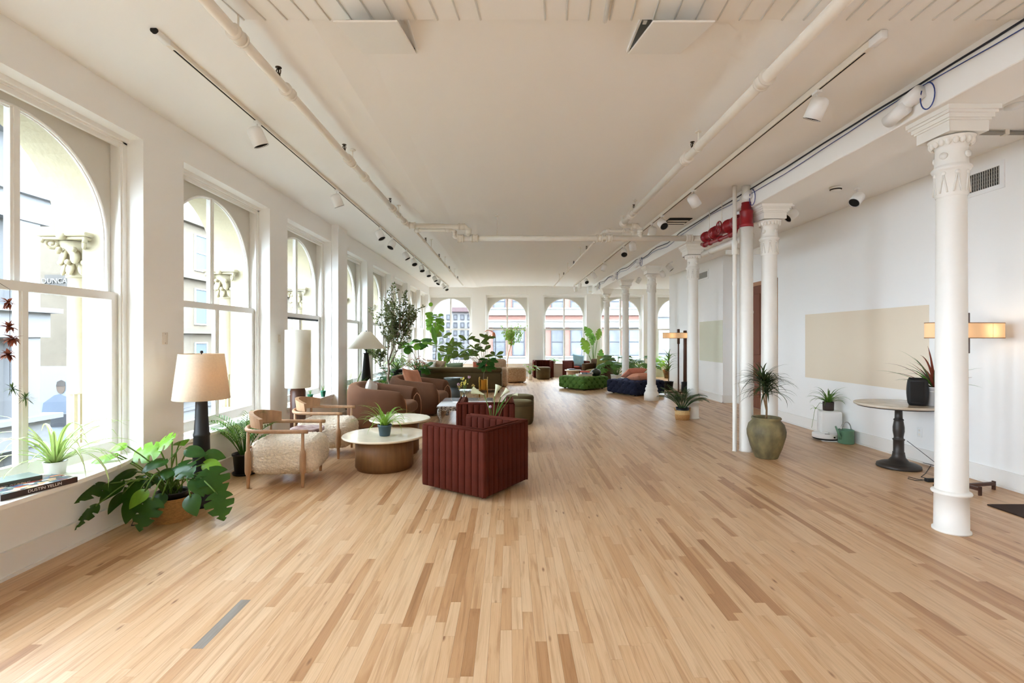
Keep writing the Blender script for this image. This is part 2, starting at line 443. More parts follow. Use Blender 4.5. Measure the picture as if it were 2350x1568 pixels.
# ---- ceiling with its slight ridge, and the slightly lower strip right of the beam
mb = MB(); rows = []
prof = [(XL-0.3, 3.515), (-2.3, 3.515), (-1.75, 3.518), (-1.45, 3.50), (-1.25, 3.505), (-1.0, 3.535), (-0.6, 3.55), (1.0, 3.555), (2.6, 3.54), (3.6, 3.53)]
hat = [(-1.04, -0.66), (0.845, 1.215)]                                 # two open hatches, y 2.88 - 3.47
xs = sorted(set([p[0] for p in prof] + [v for h in hat for v in h]))
def zc(x):
    for (a, za), (b, zb) in zip(prof, prof[1:]):
        if a <= x <= b: return za + (zb-za)*(x-a)/(b-a)
    return prof[-1][1]
ys = [YB, 0, 2.88, 3.47, 8, 13, YF+0.1]
for (y0, y1) in zip(ys, ys[1:]):
    for (a, b) in zip(xs, xs[1:]):
        mb.add([(a, y0, 3.80), (b, y0, 3.80), (b, y1, 3.80), (a, y1, 3.80)], [(0,1,2,3)])
        if y0 == 2.88 and any(abs(a-h[0]) < 1e-6 for h in hat): continue
        mb.add([(a, y0, zc(a)), (b, y0, zc(b)), (b, y1, zc(b)), (a, y1, zc(a))], [(0,1,2,3)], True)
        0 and mb.add([(a, y0, 3.80), (b, y0, 3.80), (b, y1, 3.80), (a, y1, 3.80)], [(0,1,2,3)])
ceil = tag(mb.build('ceiling', M_ceil), 'broad cream plaster ceiling over the lounge', 'ceiling', kind='structure')
tag(MB().box(3.55, 9.6, YB, YF+0.1, 3.44, 3.8).build('ceiling_strip', M_ceil), 'lower ceiling strip between the beam and the right wall', 'ceiling', kind='structure')
tag(MB().rbox(3.2, 3.68, YB, YF, 3.24, 3.6, 0.006, 1, False).build('trim_1', mat('beam_paint', S(240,238,233), 0.6)), 'deep white beam carried by the row of iron columns', 'beam', kind='structure')

# hatch flaps hanging open from their far edges, with the sides of the holes
for (a, b), lab in zip(hat, ('white ceiling hatch hanging open over the pipe side', 'white ceiling hatch hanging open nearer the track lights')):
    t = thing('ceiling_hatch', lab, 'hatch', ((a+b)/2, 3.47, 3.54), 0, 'open ceiling hatches')
    hw = (b-a)/2
    fl = MB(); fl.box(-hw-0.02, hw+0.02, -0.012, 0.0, 0, 0); fl = MB()
    th = math.atan2(0.16, 0.60)
    fl.rbox(-hw, hw, -0.62, 0, -0.012, 0.0, 0.003, 1, False).xform(Matrix.Rotation(th, 4, 'X'))
    fl.build('flap', M_trim, t, (0, 0, -0.005))
    wl_ = MB()
    wl_.box(-hw-0.012, -hw, -0.6, 0, -0.01, 0.24).box(hw, hw+0.012, -0.6, 0, -0.01, 0.24).box(-hw, hw, 0, 0.012, -0.01, 0.24).box(-hw, hw, -0.602, -0.59, 0, 0.24)
    wl_.build('frame', M_white, t)
    for sx in (-1, 1):
        cr = MB(); cr.prism([(sx*hw, -0.005), (sx*(hw-0.05), -0.005), (sx*hw, -0.055)], -0.008, -0.004, 'z').build('corner_plate', mat('grey_steel', S(128,122,112), 0.5, metal=0.3), t)
        MB().box(sx*(hw-0.03)-0.012, sx*(hw-0.03)+0.012, -0.34, -0.30, 0.0, 0.06).build('latch', M_white, t)

# ribbed panel ceiling overhead, its boards divided by raised battens
rib = thing('ribbed_soffit', 'white soffit of parallel battens across the top of the view', 'soffit', (0,0,0), kind='structure')
sl = 0.07
def rz_(y): return 3.50 - (3.06 - y)*sl
mb = MB(); mb.add([(-1.86, 0.4, rz_(0.4)), (XR, 0.4, rz_(0.4)), (XR, 3.06, rz_(3.06)), (-1.86, 3.06, rz_(3.06)),
                   (-1.86, 0.4, rz_(0.4)+.03), (XR, 0.4, rz_(0.4)+.03), (XR, 3.06, rz_(3.06)+.03), (-1.86, 3.06, rz_(3.06)+.03)],
                  [(0,1,2,3),(4,5,6,7),(0,1,5,4),(1,2,6,5),(2,3,7,6),(3,0,4,7)])
mb.build('soffit_board', M_ceil, rib)
k = 0; x = -1.80
while x < 3.15:
    w = 0.006
    if not any(a-0.10 < x < b+0.10 for a, b in ((0,0),)):
        dx = -0.10
        b = MB().tube([(x+dx*2.6, 0.42, rz_(0.42)-0.002), (x, 3.06, rz_(3.06)-0.002)], w, 6)
        b.build('batten', M_trim, rib)
    x += 0.135; k += 1
MB().tube([(0.32, 0.42, rz_(0.42)-0.012), (0.60, 3.06, rz_(3.06)-0.012)], 0.014, 8).build('conduit', M_trim, rib)
MB().tube([(-2.05, 0.42, rz_(0.42)-0.004), (-1.79, 3.03, rz_(3.03)-0.006)], 0.012, 8).build('conduit', mat('brown_conduit', S(150,124,100), 0.6), rib)

# ---- baseboards
def baseboard(name, label, boxes):
    m = MB()
    for (x0, x1, y0, y1, ax) in boxes:
        m.box(x0, x1, y0, y1, 0, 0.15)
        if ax == 'l': m.box(x0, x1+0.008, y0, y1, 0.15, 0.172).box(x0, x1+0.014, y0, y1, 0, 0.022)
        elif ax == 'r': m.box(x0-0.008, x1, y0, y1, 0.15, 0.172).box(x0-0.014, x1, y0, y1, 0, 0.022)
        else: m.box(x0, x1, y0-0.008, y1, 0.15, 0.172).box(x0, x1, y0-0.014, y1, 0, 0.022)
    tag(m.build(name, M_trim), label, 'baseboard', kind='structure')
baseboard('baseboard_left', 'tall white baseboard under the window row', [(XL, XL+0.02, YB, 8.64, 'l'), (XL+0.12, XL+0.14, 8.62, 9.14, 'l'), (XL, XL+0.02, 9.12, YF, 'l')])
baseboard('baseboard_right', 'tall white baseboard along the wall with the painted rectangle', [(XR-0.02, XR, YB, 9.05, 'r'), (XR-0.02, XR, 11.36, 15.2, 'r'), (XR, XR+0.3, 11.36, 11.38, 'f'), (XR+0.3, XR+0.32, 10.75, 11.38, 'r')])
baseboard('baseboard_far', 'white baseboard under the far windows', [(XL, 9.5, YF-0.02, YF, 'f')])

# flat paint on the right wall
tag(MB().box(XR-0.004, XR+0.01, 5.79, 8.21, 0.85, 1.90).build('painted_rectangle', M_beigepaint), 'beige rectangle painted on the white wall behind the round table', 'wall paint', kind='structure')
tag(MB().box(XR-0.004, XR+0.01, 11.39, 12.78, 0.93, 1.93).build('painted_rectangle', M_sagepaint), 'pale sage rectangle painted on the wall behind the third column', 'wall paint', kind='structure')

# door in the alcove
t = thing('door_1', 'tall red-brown wooden door in the alcove behind the standpipe', 'door', (XR+0.32, 10.2, 0), 0, kind='structure')
dm = MB(); dm.rbox(-0.03, 0.02, -0.5, 0.5, 0.01, 2.62, 0.004, 1, False); dm.build('door_leaf', M_doorwood, t)
for z0, z1 in ((0.25, 1.0), (1.15, 2.45)):
    for y0 in (-0.38, 0.05): MB().rbox(-0.045, -0.028, y0, y0+0.33, z0, z1, 0.012, 1, False).build('panel', M_doorwood, t)
MB().box(-0.05, 0.02, -0.57, -0.5, 0, 2.7).box(-0.05, 0.02, 0.5, 0.57, 0, 2.7).box(-0.05, 0.02, -0.57, 0.57, 2.62, 2.7).build('door_frame', mat('door_frame_wood', S(176,124,84), 0.5), t)
MB().ball((-0.08, -0.42, 1.02), 0.03).build('door_knob', M_brass, t)
MB().rbox(-1.28, -0.32, -1.19, -1.12, 3.06, 3.14, 0.004, 1, False).build('trim_2', M_trim, None, (XR+0.32, 10.2, 0))
tag(COL.objects['trim_2'], 'thin white lintel strip spanning between column and wall', 'trim', kind='structure')

# ---- windows -------------------------------------------------------------------------------
def arch_panel(mb, hw, z0, z1, r, zs, zb, w0, w1, seg=28):
    """a flat panel |u|<hw, z0..z1 with an arched hole of radius r springing at zs, straight down to zb"""
    arc = [(r*math.cos(PI*i/seg), zs + r*math.sin(PI*i/seg)) for i in range(seg+1)]
    for w in (w0, w1):
        for i in range(seg):
            (xa, za), (xb, zb_) = arc[i], arc[i+1]
            mb.add([(xa, w, za), (xb, w, zb_), (xb, w, z1), (xa, w, z1)], [(0,1,2,3)])
        for s in (-1, 1):
            mb.add([(s*r, w, zb), (s*hw, w, zb), (s*hw, w, z1), (s*r, w, z1)], [(0,1,2,3)])
            if zb > z0: pass
    for i in range(seg):
        (xa, za), (xb, zb_) = arc[i], arc[i+1]
        mb.add([(xa, w0, za), (xb, w0, zb_), (xb, w1, zb_), (xa, w1, za)], [(0,1,2,3)], True)
    for s in (-1, 1):
        mb.add([(s*r, w0, zb), (s*r, w0, zs), (s*r, w1, zs), (s*r, w1, zb)], [(0,1,2,3)])
        mb.add([(s*hw, w0, zb), (s*hw, w0, z1), (s*hw, w1, z1), (s*hw, w1, zb)], [(0,1,2,3)])
    if zb > z0:
        mb.box(-hw, hw, w0, w1, z0, zb)
    return mb

def make_window(name, label):
    t = thing(name, label, 'window', kind='structure')
    A = WIN_A
    fr = MB()
    for s in (-1, 1):
        fr.box(min(s*A, s*(A-0.045)), max(s*A, s*(A-0.045)), 0.14, 0.33, WIN_Z0-0.02, WIN_Z1)
        fr.box(min(s*A, s*(A-0.06)), max(s*A, s*(A-0.06)), 0.15, 0.17, WIN_Z0-0.02, WIN_Z1)
    fr.box(-A, A, 0.14, 0.33, WIN_Z1-0.05, WIN_Z1).box(-A, A, 0.12, 0.15, WIN_Z1-0.035, WIN_Z1)
    fr.box(-A, A, 0.155, 0.18, WIN_Z1-0.085, WIN_Z1-0.05)
    fr.build('window_frame', M_trim, t)
    up = MB(); arch_panel(up, 0.80, 1.83, 3.16, 0.765, 2.33, 1.885, 0.245, 0.29)
    u = up.build('upper_sash', mat('sash_paint', S(214,210,200), 0.5), t)
    seg = 28
    for rr, w, q in ((0.763, 0.243, 0.010), (0.748, 0.255, 0.007)):
        MB().tube([(rr, w, 1.885)] + [(rr*math.cos(PI*i/seg), w, 2.33+rr*math.sin(PI*i/seg)) for i in range(seg+1)] + [(-rr, w, 1.885)], q, 6).build('arch_bead', M_trim, u)
    MB().box(-0.034, 0.034, 0.243, 0.288, 1.885, 3.10).box(-0.016, 0.016, 0.233, 0.245, 1.885, 3.09).build('mullion', M_trim, u)
    lo = MB()
    lo.box(-0.80, 0.80, 0.18, 0.235, 0.535, 0.64).box(-0.80, 0.80, 0.18, 0.245, 1.825, 1.89)
    lo.box(-0.80, -0.735, 0.18, 0.235, 0.64, 1.825).box(0.735, 0.80, 0.18, 0.235, 0.64, 1.825)
    l = lo.build('lower_sash', M_trim, t)
    MB().box(-0.034, 0.034, 0.185, 0.23, 0.64, 1.825).box(-0.016, 0.016, 0.175, 0.19, 0.64, 1.825).build('mullion', M_trim, l)
    for a, b in ((-0.735, -0.034), (0.034, 0.735)):
        MB().box(a, b, 0.206, 0.210, 0.64, 1.825).build('pane', M_glass, l)
        s = -1 if a < 0 else 1
        pts = [(s*0.034, 1.885), (s*0.765, 1.885)] + [(s*0.765*math.cos(PI/2*i/12), 2.33+0.765*math.sin(PI/2*i/12)) for i in range(13)]
        pts[-1] = (s*0.034, 3.09)
        MB().prism(pts, 0.266, 0.270).build('pane', M_glass, u)
    MB().rbox(-A-0.03, A+0.03, -0.045, 0.20, WIN_Z0-0.04, WIN_Z0, 0.012, 3).build('window_sill', M_trim, t)
    MB().box(-A-0.02, A+0.02, -0.03, 0.0, WIN_Z0-0.075, WIN_Z0-0.04).build('sill_moulding', M_trim, t)
    ch = MB()
    for i in range(30): ch.ball((0.822, 0.17, 2.02+i*0.02), 0.004, seg=6, rings=4)
    ch.box(0.812, 0.83, 0.15, 0.17, 2.60, 2.67).box(0.812, 0.83, 0.15, 0.17, 1.92, 2.0)
    ch.build('sash_chain', M_dark, t)
    MB().rbox(0.80, 0.835, 0.155, 0.18, 1.80, 1.87, 0.006, 1).build('sash_lock', M_trim, t)
    return t
LW_LAB = ['tall arched sash window above the stacked books', 'tall arched sash window behind the linen lamp', 'tall arched sash window behind the white cylinder lamp',
          'arched sash window behind the cone-shaded lamp', 'arched sash window behind the olive tree', 'arched sash window behind the black plant stand',
          'arched sash window next to last before the end wall', 'arched sash window touching the end wall corner']
w0 = None; n = 0
for i, yc in enumerate(LEFT_WIN):
    n += 1
    if w0 is None:
        w0 = make_window('window_1', LW_LAB[0]); w0.location = (XL, yc, 0); w0.rotation_euler = (0, 0, PI/2)
    else:
        w = dup(w0, (XL, yc if i < 7 else 18.10, 0), PI/2, LW_LAB[i]); w.name = 'window_%d' % n
FW_LAB = ['first arched end-wall window, behind the tall potted plants', 'second arched end-wall window, behind the slender weeping fig tree', 'middle arched end-wall window, behind the lone red chair',
          'fourth arched end-wall window, behind two columns', 'fifth arched end-wall window, behind the wide-shade floor lamps']
for i, xc in enumerate(FAR_WIN):
    n += 1
    w = dup(w0, (xc, YF, 0), 0.0, FW_LAB[i]); w.name = 'window_%d' % n
# shade in the open crack of window three, put in as a black strip
tag(MB().box(XL-0.20, XL-0.172, 7.78-0.74, 7.78+0.70, 1.795, 1.825).build('gap_shade_strip', M_black), 'black strip for the shade in the gap at the third window meeting rail', 'trim', kind='structure')

# half-round ledge over the first sill
led = MB(); pts = []
for i in range(25):
    a = -PI/2 + PI*i/24
    pts.append((XL + 0.02 + 0.23*max(0.0, math.cos(a))**0.75, 3.06 + 0.92*math.sin(a)))
led.prism([(XL-0.12, 2.14)] + pts + [(XL-0.12, 3.98)], 0.517, 0.545, 'z')
tag(led.build('window_ledge', M_trim), 'white rounded ledge bulging out from the first window sill', 'ledge', kind='structure')

# ---- stone outside the windows -----------------------------------------------------------
fac = thing('wall_facade', 'cream stone arches and paired columns outside the windows', 'facade', (0,0,0), kind='structure')
am = MB(); arch_panel(am, 1.11, 2.40, 4.6, 0.83, 2.40, 2.40, 0.34, 0.74)
arch_me = am.mesh('stone_arch', M_stone)
pm = MB()
for s in (-1, 1):
    pm.box(min(s*0.82, s*1.11), max(s*0.82, s*1.11), 0.34, 0.50, 0.3, 2.41)
pm.box(-1.11, 1.11, 0.34, 0.78, -4.6, 0.40); pm.box(-1.11, 1.11, 0.34, 0.86, 0.36, 0.46)
pier_me = pm.mesh('stone_pier', M_stone)
def col_mesh():
    m = MB(); seg = 32
    m.lathe([(0.135, 0.46), (0.135, 0.52), (0.125, 0.54), (0.135, 0.565), (0.12, 0.59), (0.108, 0.60)], 24)
    prof = lambda i: 0.104 if i % 2 else 0.090
    for z0, z1 in ((0.60, 1.02),):
        secs = []
        for z in (z0, z1): secs.append([(prof(i)*math.cos(2*PI*i/seg), prof(i)*math.sin(2*PI*i/seg), z) for i in range(seg)])
        m.loft(secs, cap=False, smooth=False)
    m.lathe([(0.104, 1.02), (0.108, 1.03), (0.102, 1.05), (0.098, 1.9), (0.112, 1.92), (0.098, 1.94), (0.096, 2.02)], 24, cap=False)
    return m.mesh('stone_column', M_stone)
def cap_mesh():
    m = MB(); rnd = random.Random(3)
    m.lathe([(0.098, 2.02), (0.115, 2.03), (0.10, 2.05), (0.11, 2.20), (0.16, 2.33)], 16)
    for ring, (z, r, n_, h) in enumerate(((2.10, 0.115, 8, 0.10), (2.20, 0.135, 8, 0.11))):
        for i in range(n_):
            a = 2*PI*(i + 0.5*ring)/n_
            c = (r*math.cos(a), r*math.sin(a), z)
            st = len(m.v); m.ball((0,0,0), 0.038, 0.022, h*0.62, 8, 6)
            m.xform(Matrix.Translation(c) @ Matrix.Rotation(a+PI/2, 4, 'Z') @ Matrix.Rotation(-0.25, 4, 'X'), st)
            m.ball((c[0]*1.22, c[1]*1.22, z+h*0.5), 0.024, seg=8, rings=5)
    for i in range(4):                                       # corner volutes
        a = PI/4 + i*PI/2
        st = len(m.v); pts = []
        for k in range(22):
            q = k/21*3.6*PI; rr = 0.062*(1-k/24)
            pts.append((rr*math.cos(q), 0, rr*math.sin(q)))
        m.tube(pts, [0.018*(1-0.5*k/21) for k in range(22)], 6)
        m.xform(Matrix.Translation((0.20*math.cos(a), 0.20*math.sin(a), 2.31)) @ Matrix.Rotation(a, 4, 'Z'), st)
    m.rbox(-0.21, 0.21, -0.21, 0.21, 2.36, 2.395, 0.008, 1, False).rbox(-0.19, 0.19, -0.19, 0.19, 2.335, 2.36, 0.006, 1, False)
    m.ball((0, -0.2, 2.36), 0.04, 0.03, 0.035).ball((0.2, 0, 2.36), 0.03, 0.04, 0.035).ball((-0.2, 0, 2.36), 0.03, 0.04, 0.035)
    return m.mesh('capital', M_stone)
cme, kme = col_mesh(), cap_mesh()
for i, yc in enumerate(LEFT_WIN[:7] + [18.1] + LEFT_WIN_BACK):
    link('stone_arch', arch_me, fac, (XL, yc, 0), (0, 0, PI/2)); link('stone_pier', pier_me, fac, (XL, yc, 0), (0, 0, PI/2))
    for s in (-1, 1):
        c = link('stone_column', cme, fac, (XL-0.61, yc + s*0.945, 0)); link('capital', kme, c)

# ---- iron columns under the beam ---------------------------------------------------------
CX = 3.45
def make_column(label):
    t = thing('iron_column', label, 'column', kind='structure', group='iron columns under the beam')
    r0, r1 = 0.102, 0.092
    MB().lathe([(r0+0.004, 0.30), (r0, 0.34), (r1, 2.86)], 32, cap=False).build('shaft', M_iron, t)
    MB().lathe([(0.120, 0.0), (0.120, 0.015), (0.108, 0.02), (0.106, 0.285), (0.122, 0.292), (0.126, 0.302), (0.122, 0.312), (0.104, 0.322)], 32).build('base', M_iron, t)
    c = MB()
    c.lathe([(0.095, 2.60), (0.104, 2.62), (0.104, 2.79), (0.118, 2.80), (0.126, 2.815), (0.120, 2.83), (0.108, 2.84), (0.104, 2.85), (0.098, 2.95), (0.10, 2.985), (0.135, 3.03), (0.145, 3.05)], 32, cap=False)
    cap = c.build('capital', M_iron, t)
    lf = MB().prism([(-0.026, 0.0), (0.026, 0.0), (0.0, -0.155)], -0.004, 0.004)
    lf = MB(); lf.tube([(-0.024, 0, -0.16), (-0.002, 0, -0.02)], 0.006, 5).tube([(0.024, 0, -0.16), (0.002, 0, -0.02)], 0.006, 5).ball((0, 0, -0.012), 0.017, 0.008, 0.017, 8, 6)
    lme = lf.mesh('leaf_ornament', M_iron)
    bm_ = MB().cyl((0, 0.004, 0), (0, -0.014, 0), 0.026, 14).mesh('boss', M_iron)
    em = MB(); em.ball((0, 0, 0), 0.020, 0.018, 0.036, 8, 6); eme = em.mesh('egg_ornament', M_iron)
    for i in range(8):
        a = 2*PI*(i+0.5)/8
        link('leaf_ornament', lme, cap, (0.106*math.cos(a), 0.106*math.sin(a), 2.785), (0, 0, a+PI/2))
        if i % 2 == 0:
            a2 = a - PI/8*0
            link('boss', bm_, cap, (0.10*math.cos(a2), 0.10*math.sin(a2), 2.91), (0, 0, a2+PI/2))
    for i in range(18):
        a = 2*PI*i/18
        link('egg_ornament', eme, cap, (0.122*math.cos(a), 0.122*math.sin(a), 3.02), (0, 0, a+PI/2))
    ab = MB()
    for z0, z1, h in ((3.06, 3.14, 0.148), (3.14, 3.155, 0.16), (3.155, 3.185, 0.172), (3.185, 3.205, 0.186), (3.205, 3.24, 0.198)):
        ab.box(-h, h, -h, h, z0, z1)
    ab.build('abacus', M_iron, t)
    return t
COLY = [3.81, 6.48, 9.18, 11.85, 14.5, 17.3]
CL = ['white iron column standing nearest, in front of the round table', 'white iron column behind the stoneware urn and standpipe', 'white iron column beside the palm in a basket',
      'white iron column with moulded base beside the navy ottoman', 'white iron column rising behind the monstera by the tufted armchair', 'slim white iron column standing furthest back by the bird of paradise']
col0 = make_column(CL[0]); col0.location = (CX, COLY[0], 0)
for i in range(1, 6):
    c = dup(col0, (CX, COLY[i], 0), 0, CL[i])
    if i >= 3:
        for ch in c.children:
            if ch.name.startswith('base'):
                ch.data = MB().lathe([(0.175, 0.0), (0.175, 0.16), (0.155, 0.20), (0.135, 0.23), (0.15, 0.26), (0.145, 0.30), (0.12, 0.32), (0.13, 0.35), (0.104, 0.38)], 32).mesh('base', M_iron)
# ================================================================== the street outside
G0 = -4.6
tag(MB().box(-60, 70, -40, 110, G0-0.2, G0).build('street', mat('asphalt', S(84,83,82), 0.9)), 'grey street below the windows', 'street', kind='structure')
M_bwhite = mat('white_facade', S(121,121,123), 0.8)
M_bglass = mat('blue_grey_glass', (0.102, 0.122, 0.136), 0.6, spec=0.2)
M_btan = mat('tan_brick', (0.144, 0.117, 0.085), 0.9, var=0.08, vscale=6, bump=0.3, bscale=20)
M_bbeige = mat('beige_facade', (0.13, 0.112, 0.085), 0.9)
M_bred = mat('red_brick_facade', (0.221, 0.111, 0.086), 0.9)
M_bgrey = mat('grey_window', (0.075, 0.075, 0.081), 0.8, spec=0.1)
M_bgreyl = mat('pale_window_glass', (0.136, 0.136, 0.143), 0.8, spec=0.1, var=0.25, vscale=1.2)
M_bcream = mat('cream_trim', S(154,152,146), 0.85)

def facade_window(t, u, w, z, ww, hh, put, glass, frame, bars=1):
    """window in a building wall; put(u0,u1,d0,d1,z0,z1) -> box args, d is depth out of the wall"""
    f = MB(); e = 0.07
    f.box(*put(u-ww/2, u-ww/2+e, 0.0, 0.06, z, z+hh)); f.box(*put(u+ww/2-e, u+ww/2, 0.0, 0.06, z, z+hh))
    f.box(*put(u-ww/2+e, u+ww/2-e, 0.0, 0.06, z, z+e)); f.box(*put(u-ww/2+e, u+ww/2-e, 0.0, 0.06, z+hh-e, z+hh))
    if bars: f.box(*put(u-ww/2+e, u+ww/2-e, 0.0, 0.05, z+hh*0.5-0.03, z+hh*0.5+0.03))
    o = f.build('window', frame, t)
    MB().box(*put(u-ww/2+e, u+ww/2-e, 0.0, 0.02, z+e, z+hh-e)).build('pane', glass, o)
    return o

# white building straight across (seen through the first window)
t = thing('white_building', 'white office block with ledges and glass bays seen through the first window', 'building')
MB().box(-20, -12.2, 7.6, 12.3, G0, 7.2).build('wall', M_bwhite, t)
putL = lambda X: (lambda u0, u1, d0, d1, z0, z1: (X+d0, X+d1, u0, u1, z0, z1))
P = putL(-12.2)
for z in (-3.0, -0.55, 2.15, 5.0, 7.1):
    MB().box(-12.2, -11.65, 7.5, 12.75, z, z+0.12).box(-12.2, -11.8, 7.6, 12.55, z-0.62, z).build('ledge', M_bwhite, t)
for y in (12.05, 8.1):
    MB().box(-12.2, -11.85, y-0.28, y+0.28, G0, 7.2).build('pilaster', M_bwhite, t)
for k, y in enumerate((10.15,)):
    for z in (-2.85, -0.4, 2.3, 5.15):
        facade_window(t, y, 0, z, 2.6, 1.85 if z > -1 else 1.6, P, M_bglass, M_bwhite)
for z in (-0.1, 0.1, 0.3, 0.5, 0.7, 0.9):
    MB().box(-12.17, -12.12, 9.1, 11.5, z, z+0.05).build('blind_slat', mat('grey_blind', S(111,117,122), 0.6), t)

# tan brick building further along
t = thing('brick_building', 'tan brick building with a painted sign seen through the first two windows', 'building')
MB().box(-30, -16.2, 18.6, 44, -1.3, 9.5).build('brick_wall', M_btan, t)
MB().box(-30, -16.1, 18.4, 44, G0, -1.3).build('shopfront', mat('pale_shopfront', S(115,115,113), 0.8), t)
MB().box(-30, -15.8, 18.2, 44, -1.5, -1.2).build('cornice', M_bcream, t)
MB().box(-30, -16.0, 18.3, 44, -2.1, -1.95).build('cornice', M_bgreyl, t)
MB().box(-16.5, -16.4, 18.5, 18.6, -1.2, 2.5).build('drainpipe', mat('dark_drainpipe', S(45,43,42), 0.7), t)
P = putL(-16.2)
for u in (21.2, 23.4, 25.6, 27.8, 30.0, 32.2, 34.4):
    for z in (-0.6, 2.2, 5.0):
        facade_window(t, u, 0, z, 1.05, 1.9, P, M_bglass, M_bcream)
for z in (1.75, 4.5, 7.3):
    MB().box(-16.2, -15.9, 18.6, 44, z, z+0.25).build('string_course', M_bbeige, t)
sg = MB().box(-17.62, -16.62, 18.50, 18.62, 3.42, 3.92).build('sign_board', mat('grey_sign', S(84,79,74), 0.8), t)
def text_obj(name, body, size, loc, rot, m, parent, extrude=0.004, align='CENTER'):
    c = bpy.data.curves.new(name, 'FONT'); c.body = body; c.size = size; c.extrude = extrude; c.align_x = align; c.align_y = 'CENTER'
    c.materials.append(m); o = bpy.data.objects.new(name + '_curve', c)
    me = bpy.data.meshes.new_from_object(o); me.name = name; bpy.data.objects.remove(o)
    return link(name, me, parent, loc, rot)
text_obj('lettering', 'DUNCAN', 0.27, (-17.12, 18.48, 3.67), (PI/2, 0, 0), mat('sign_white', S(123,122,120), 0.7), t, 0.015)
# advert on the street corner: a man in a dark suit, head and shoulders
p = thing('poster', 'street advert of a man in a dark suit below the tan brick building', 'poster', (-15.35, 16.6, G0+1.55))
MB().box(-1.5, 0.35, 0, 0.05, 0.6, 3.6).build('board', mat('poster_paper', S(150,157,163), 0.7), p)
MB().prism([(-0.55, 2.02), (0.33, 2.02), (0.33, 2.55), (0.05, 2.66), (-0.12, 2.62), (-0.5, 2.35)], -0.012, 0.0).build('suit_print', mat('suit_ink', S(111,121,136), 0.8), p)
hd = MB(); hd.prism([(0.10+0.15*math.cos(2*PI*i/16), 2.88+0.21*math.sin(2*PI*i/16)) for i in range(16)], -0.016, -0.004).build('head_print', mat('skin_ink', S(112,96,84), 0.8), p)
MB().prism([(-0.06, 2.92), (0.26, 2.92), (0.24, 3.08), (0.12, 3.14), (-0.02, 3.08)], -0.02, -0.006).build('hair_print', mat('hair_ink', S(84,78,74), 0.8), p)
for q in (-1.2, 0.1): MB().box(q, q+0.1, 0, 0.05, -1.55, 0.6).build('post', M_bgrey, p)
MB().box(-1.5, 0.35, -0.03, -0.002, 1.55, 1.98).build('caption_band', mat('poster_dark', S(66,67,71), 0.7), p)

# red brick building facing the end wall
t = thing('red_building', 'red brick and white trim building across the street beyond the end windows', 'building', (0,0,0))
YR = 33.0; sc = YR/FPX
X_ = lambda px: (px-1169)*sc
Z_ = lambda py: 1.5 - (py-777)*sc
MB().box(X_(1096), X_(1492), YR, YR+8, G0, 6.2).build('brick_wall', M_bred, t)
bands = [(707, 724), (735, 752), (652, 668), (817, 842), (876, 890), (616, 622)]
for a, b in bands:
    MB().box(X_(1096)-0.05, X_(1492), YR-0.22, YR, Z_(b), Z_(a)).box(X_(1096)-0.05, X_(1492), YR-0.35, YR, Z_(a)-0.1, Z_(a)).build('stone_band', M_bcream, t)
put = lambda u0, u1, d0, d1, z0, z1: (u0, u1, YR-d1-0.02, YR-d0-0.02, z0, z1)
for cx in (1146, 1190, 1279, 1323, 1411, 1456):
    for y0, y1 in ((752, 817), (675, 709), (842, 876)):
        facade_window(t, X_(cx), 0, Z_(y1), 29*sc, (y1-y0)*sc, put, M_bgreyl if cx % 2 else M_bgreyl, M_bgrey)
        MB().box(X_(cx)-17*sc, X_(cx)+17*sc, YR-0.16, YR, Z_(y0)-0.02, Z_(y0)+0.16).build('lintel', M_bcream, t)
# pale building seen in the first end window, and a white one to the other side
t = thing('pale_building', 'pale office block with many small windows beyond the first end window', 'building', (0,0,0))
YP = 46.0; sc2 = YP/FPX
X2 = lambda px: (px-1169)*sc2
Z2 = lambda py: 1.5 - (py-777)*sc2
MB().box(X2(900), X2(1103), YP, YP+8, G0, 7).build('wall', mat('pale_facade', (0.190, 0.184, 0.179), 0.85), t)
MB().box(X2(1036), X2(1103), YP-0.3, YP, Z2(716), Z2(706)).build('cornice', mat('rose_cornice', (0.11, 0.07, 0.07), 0.85), t)
put2 = lambda u0, u1, d0, d1, z0, z1: (u0, u1, YP-d1-0.02, YP-d0-0.02, z0, z1)
for r_ in range(7):
    for c_ in range(9):
        cx = 965 + c_*16; yy = 722 + r_*18
        facade_window(t, X2(cx), 0, Z2(yy+12), 9*sc2, 12*sc2, put2, M_bgreyl, M_bgrey, 0)
t = thing('white_house', 'plain white building beyond the last end window', 'building', (0,0,0))
MB().box(X_(1500), X_(1800), YR+1, YR+8, G0, 6).build('wall', M_bwhite, t)
for z in (0.5, 3.0, 4.4): MB().box(X_(1500), X_(1800), YR+0.8, YR+1, z, z+0.15).build('ledge', M_bcream, t)
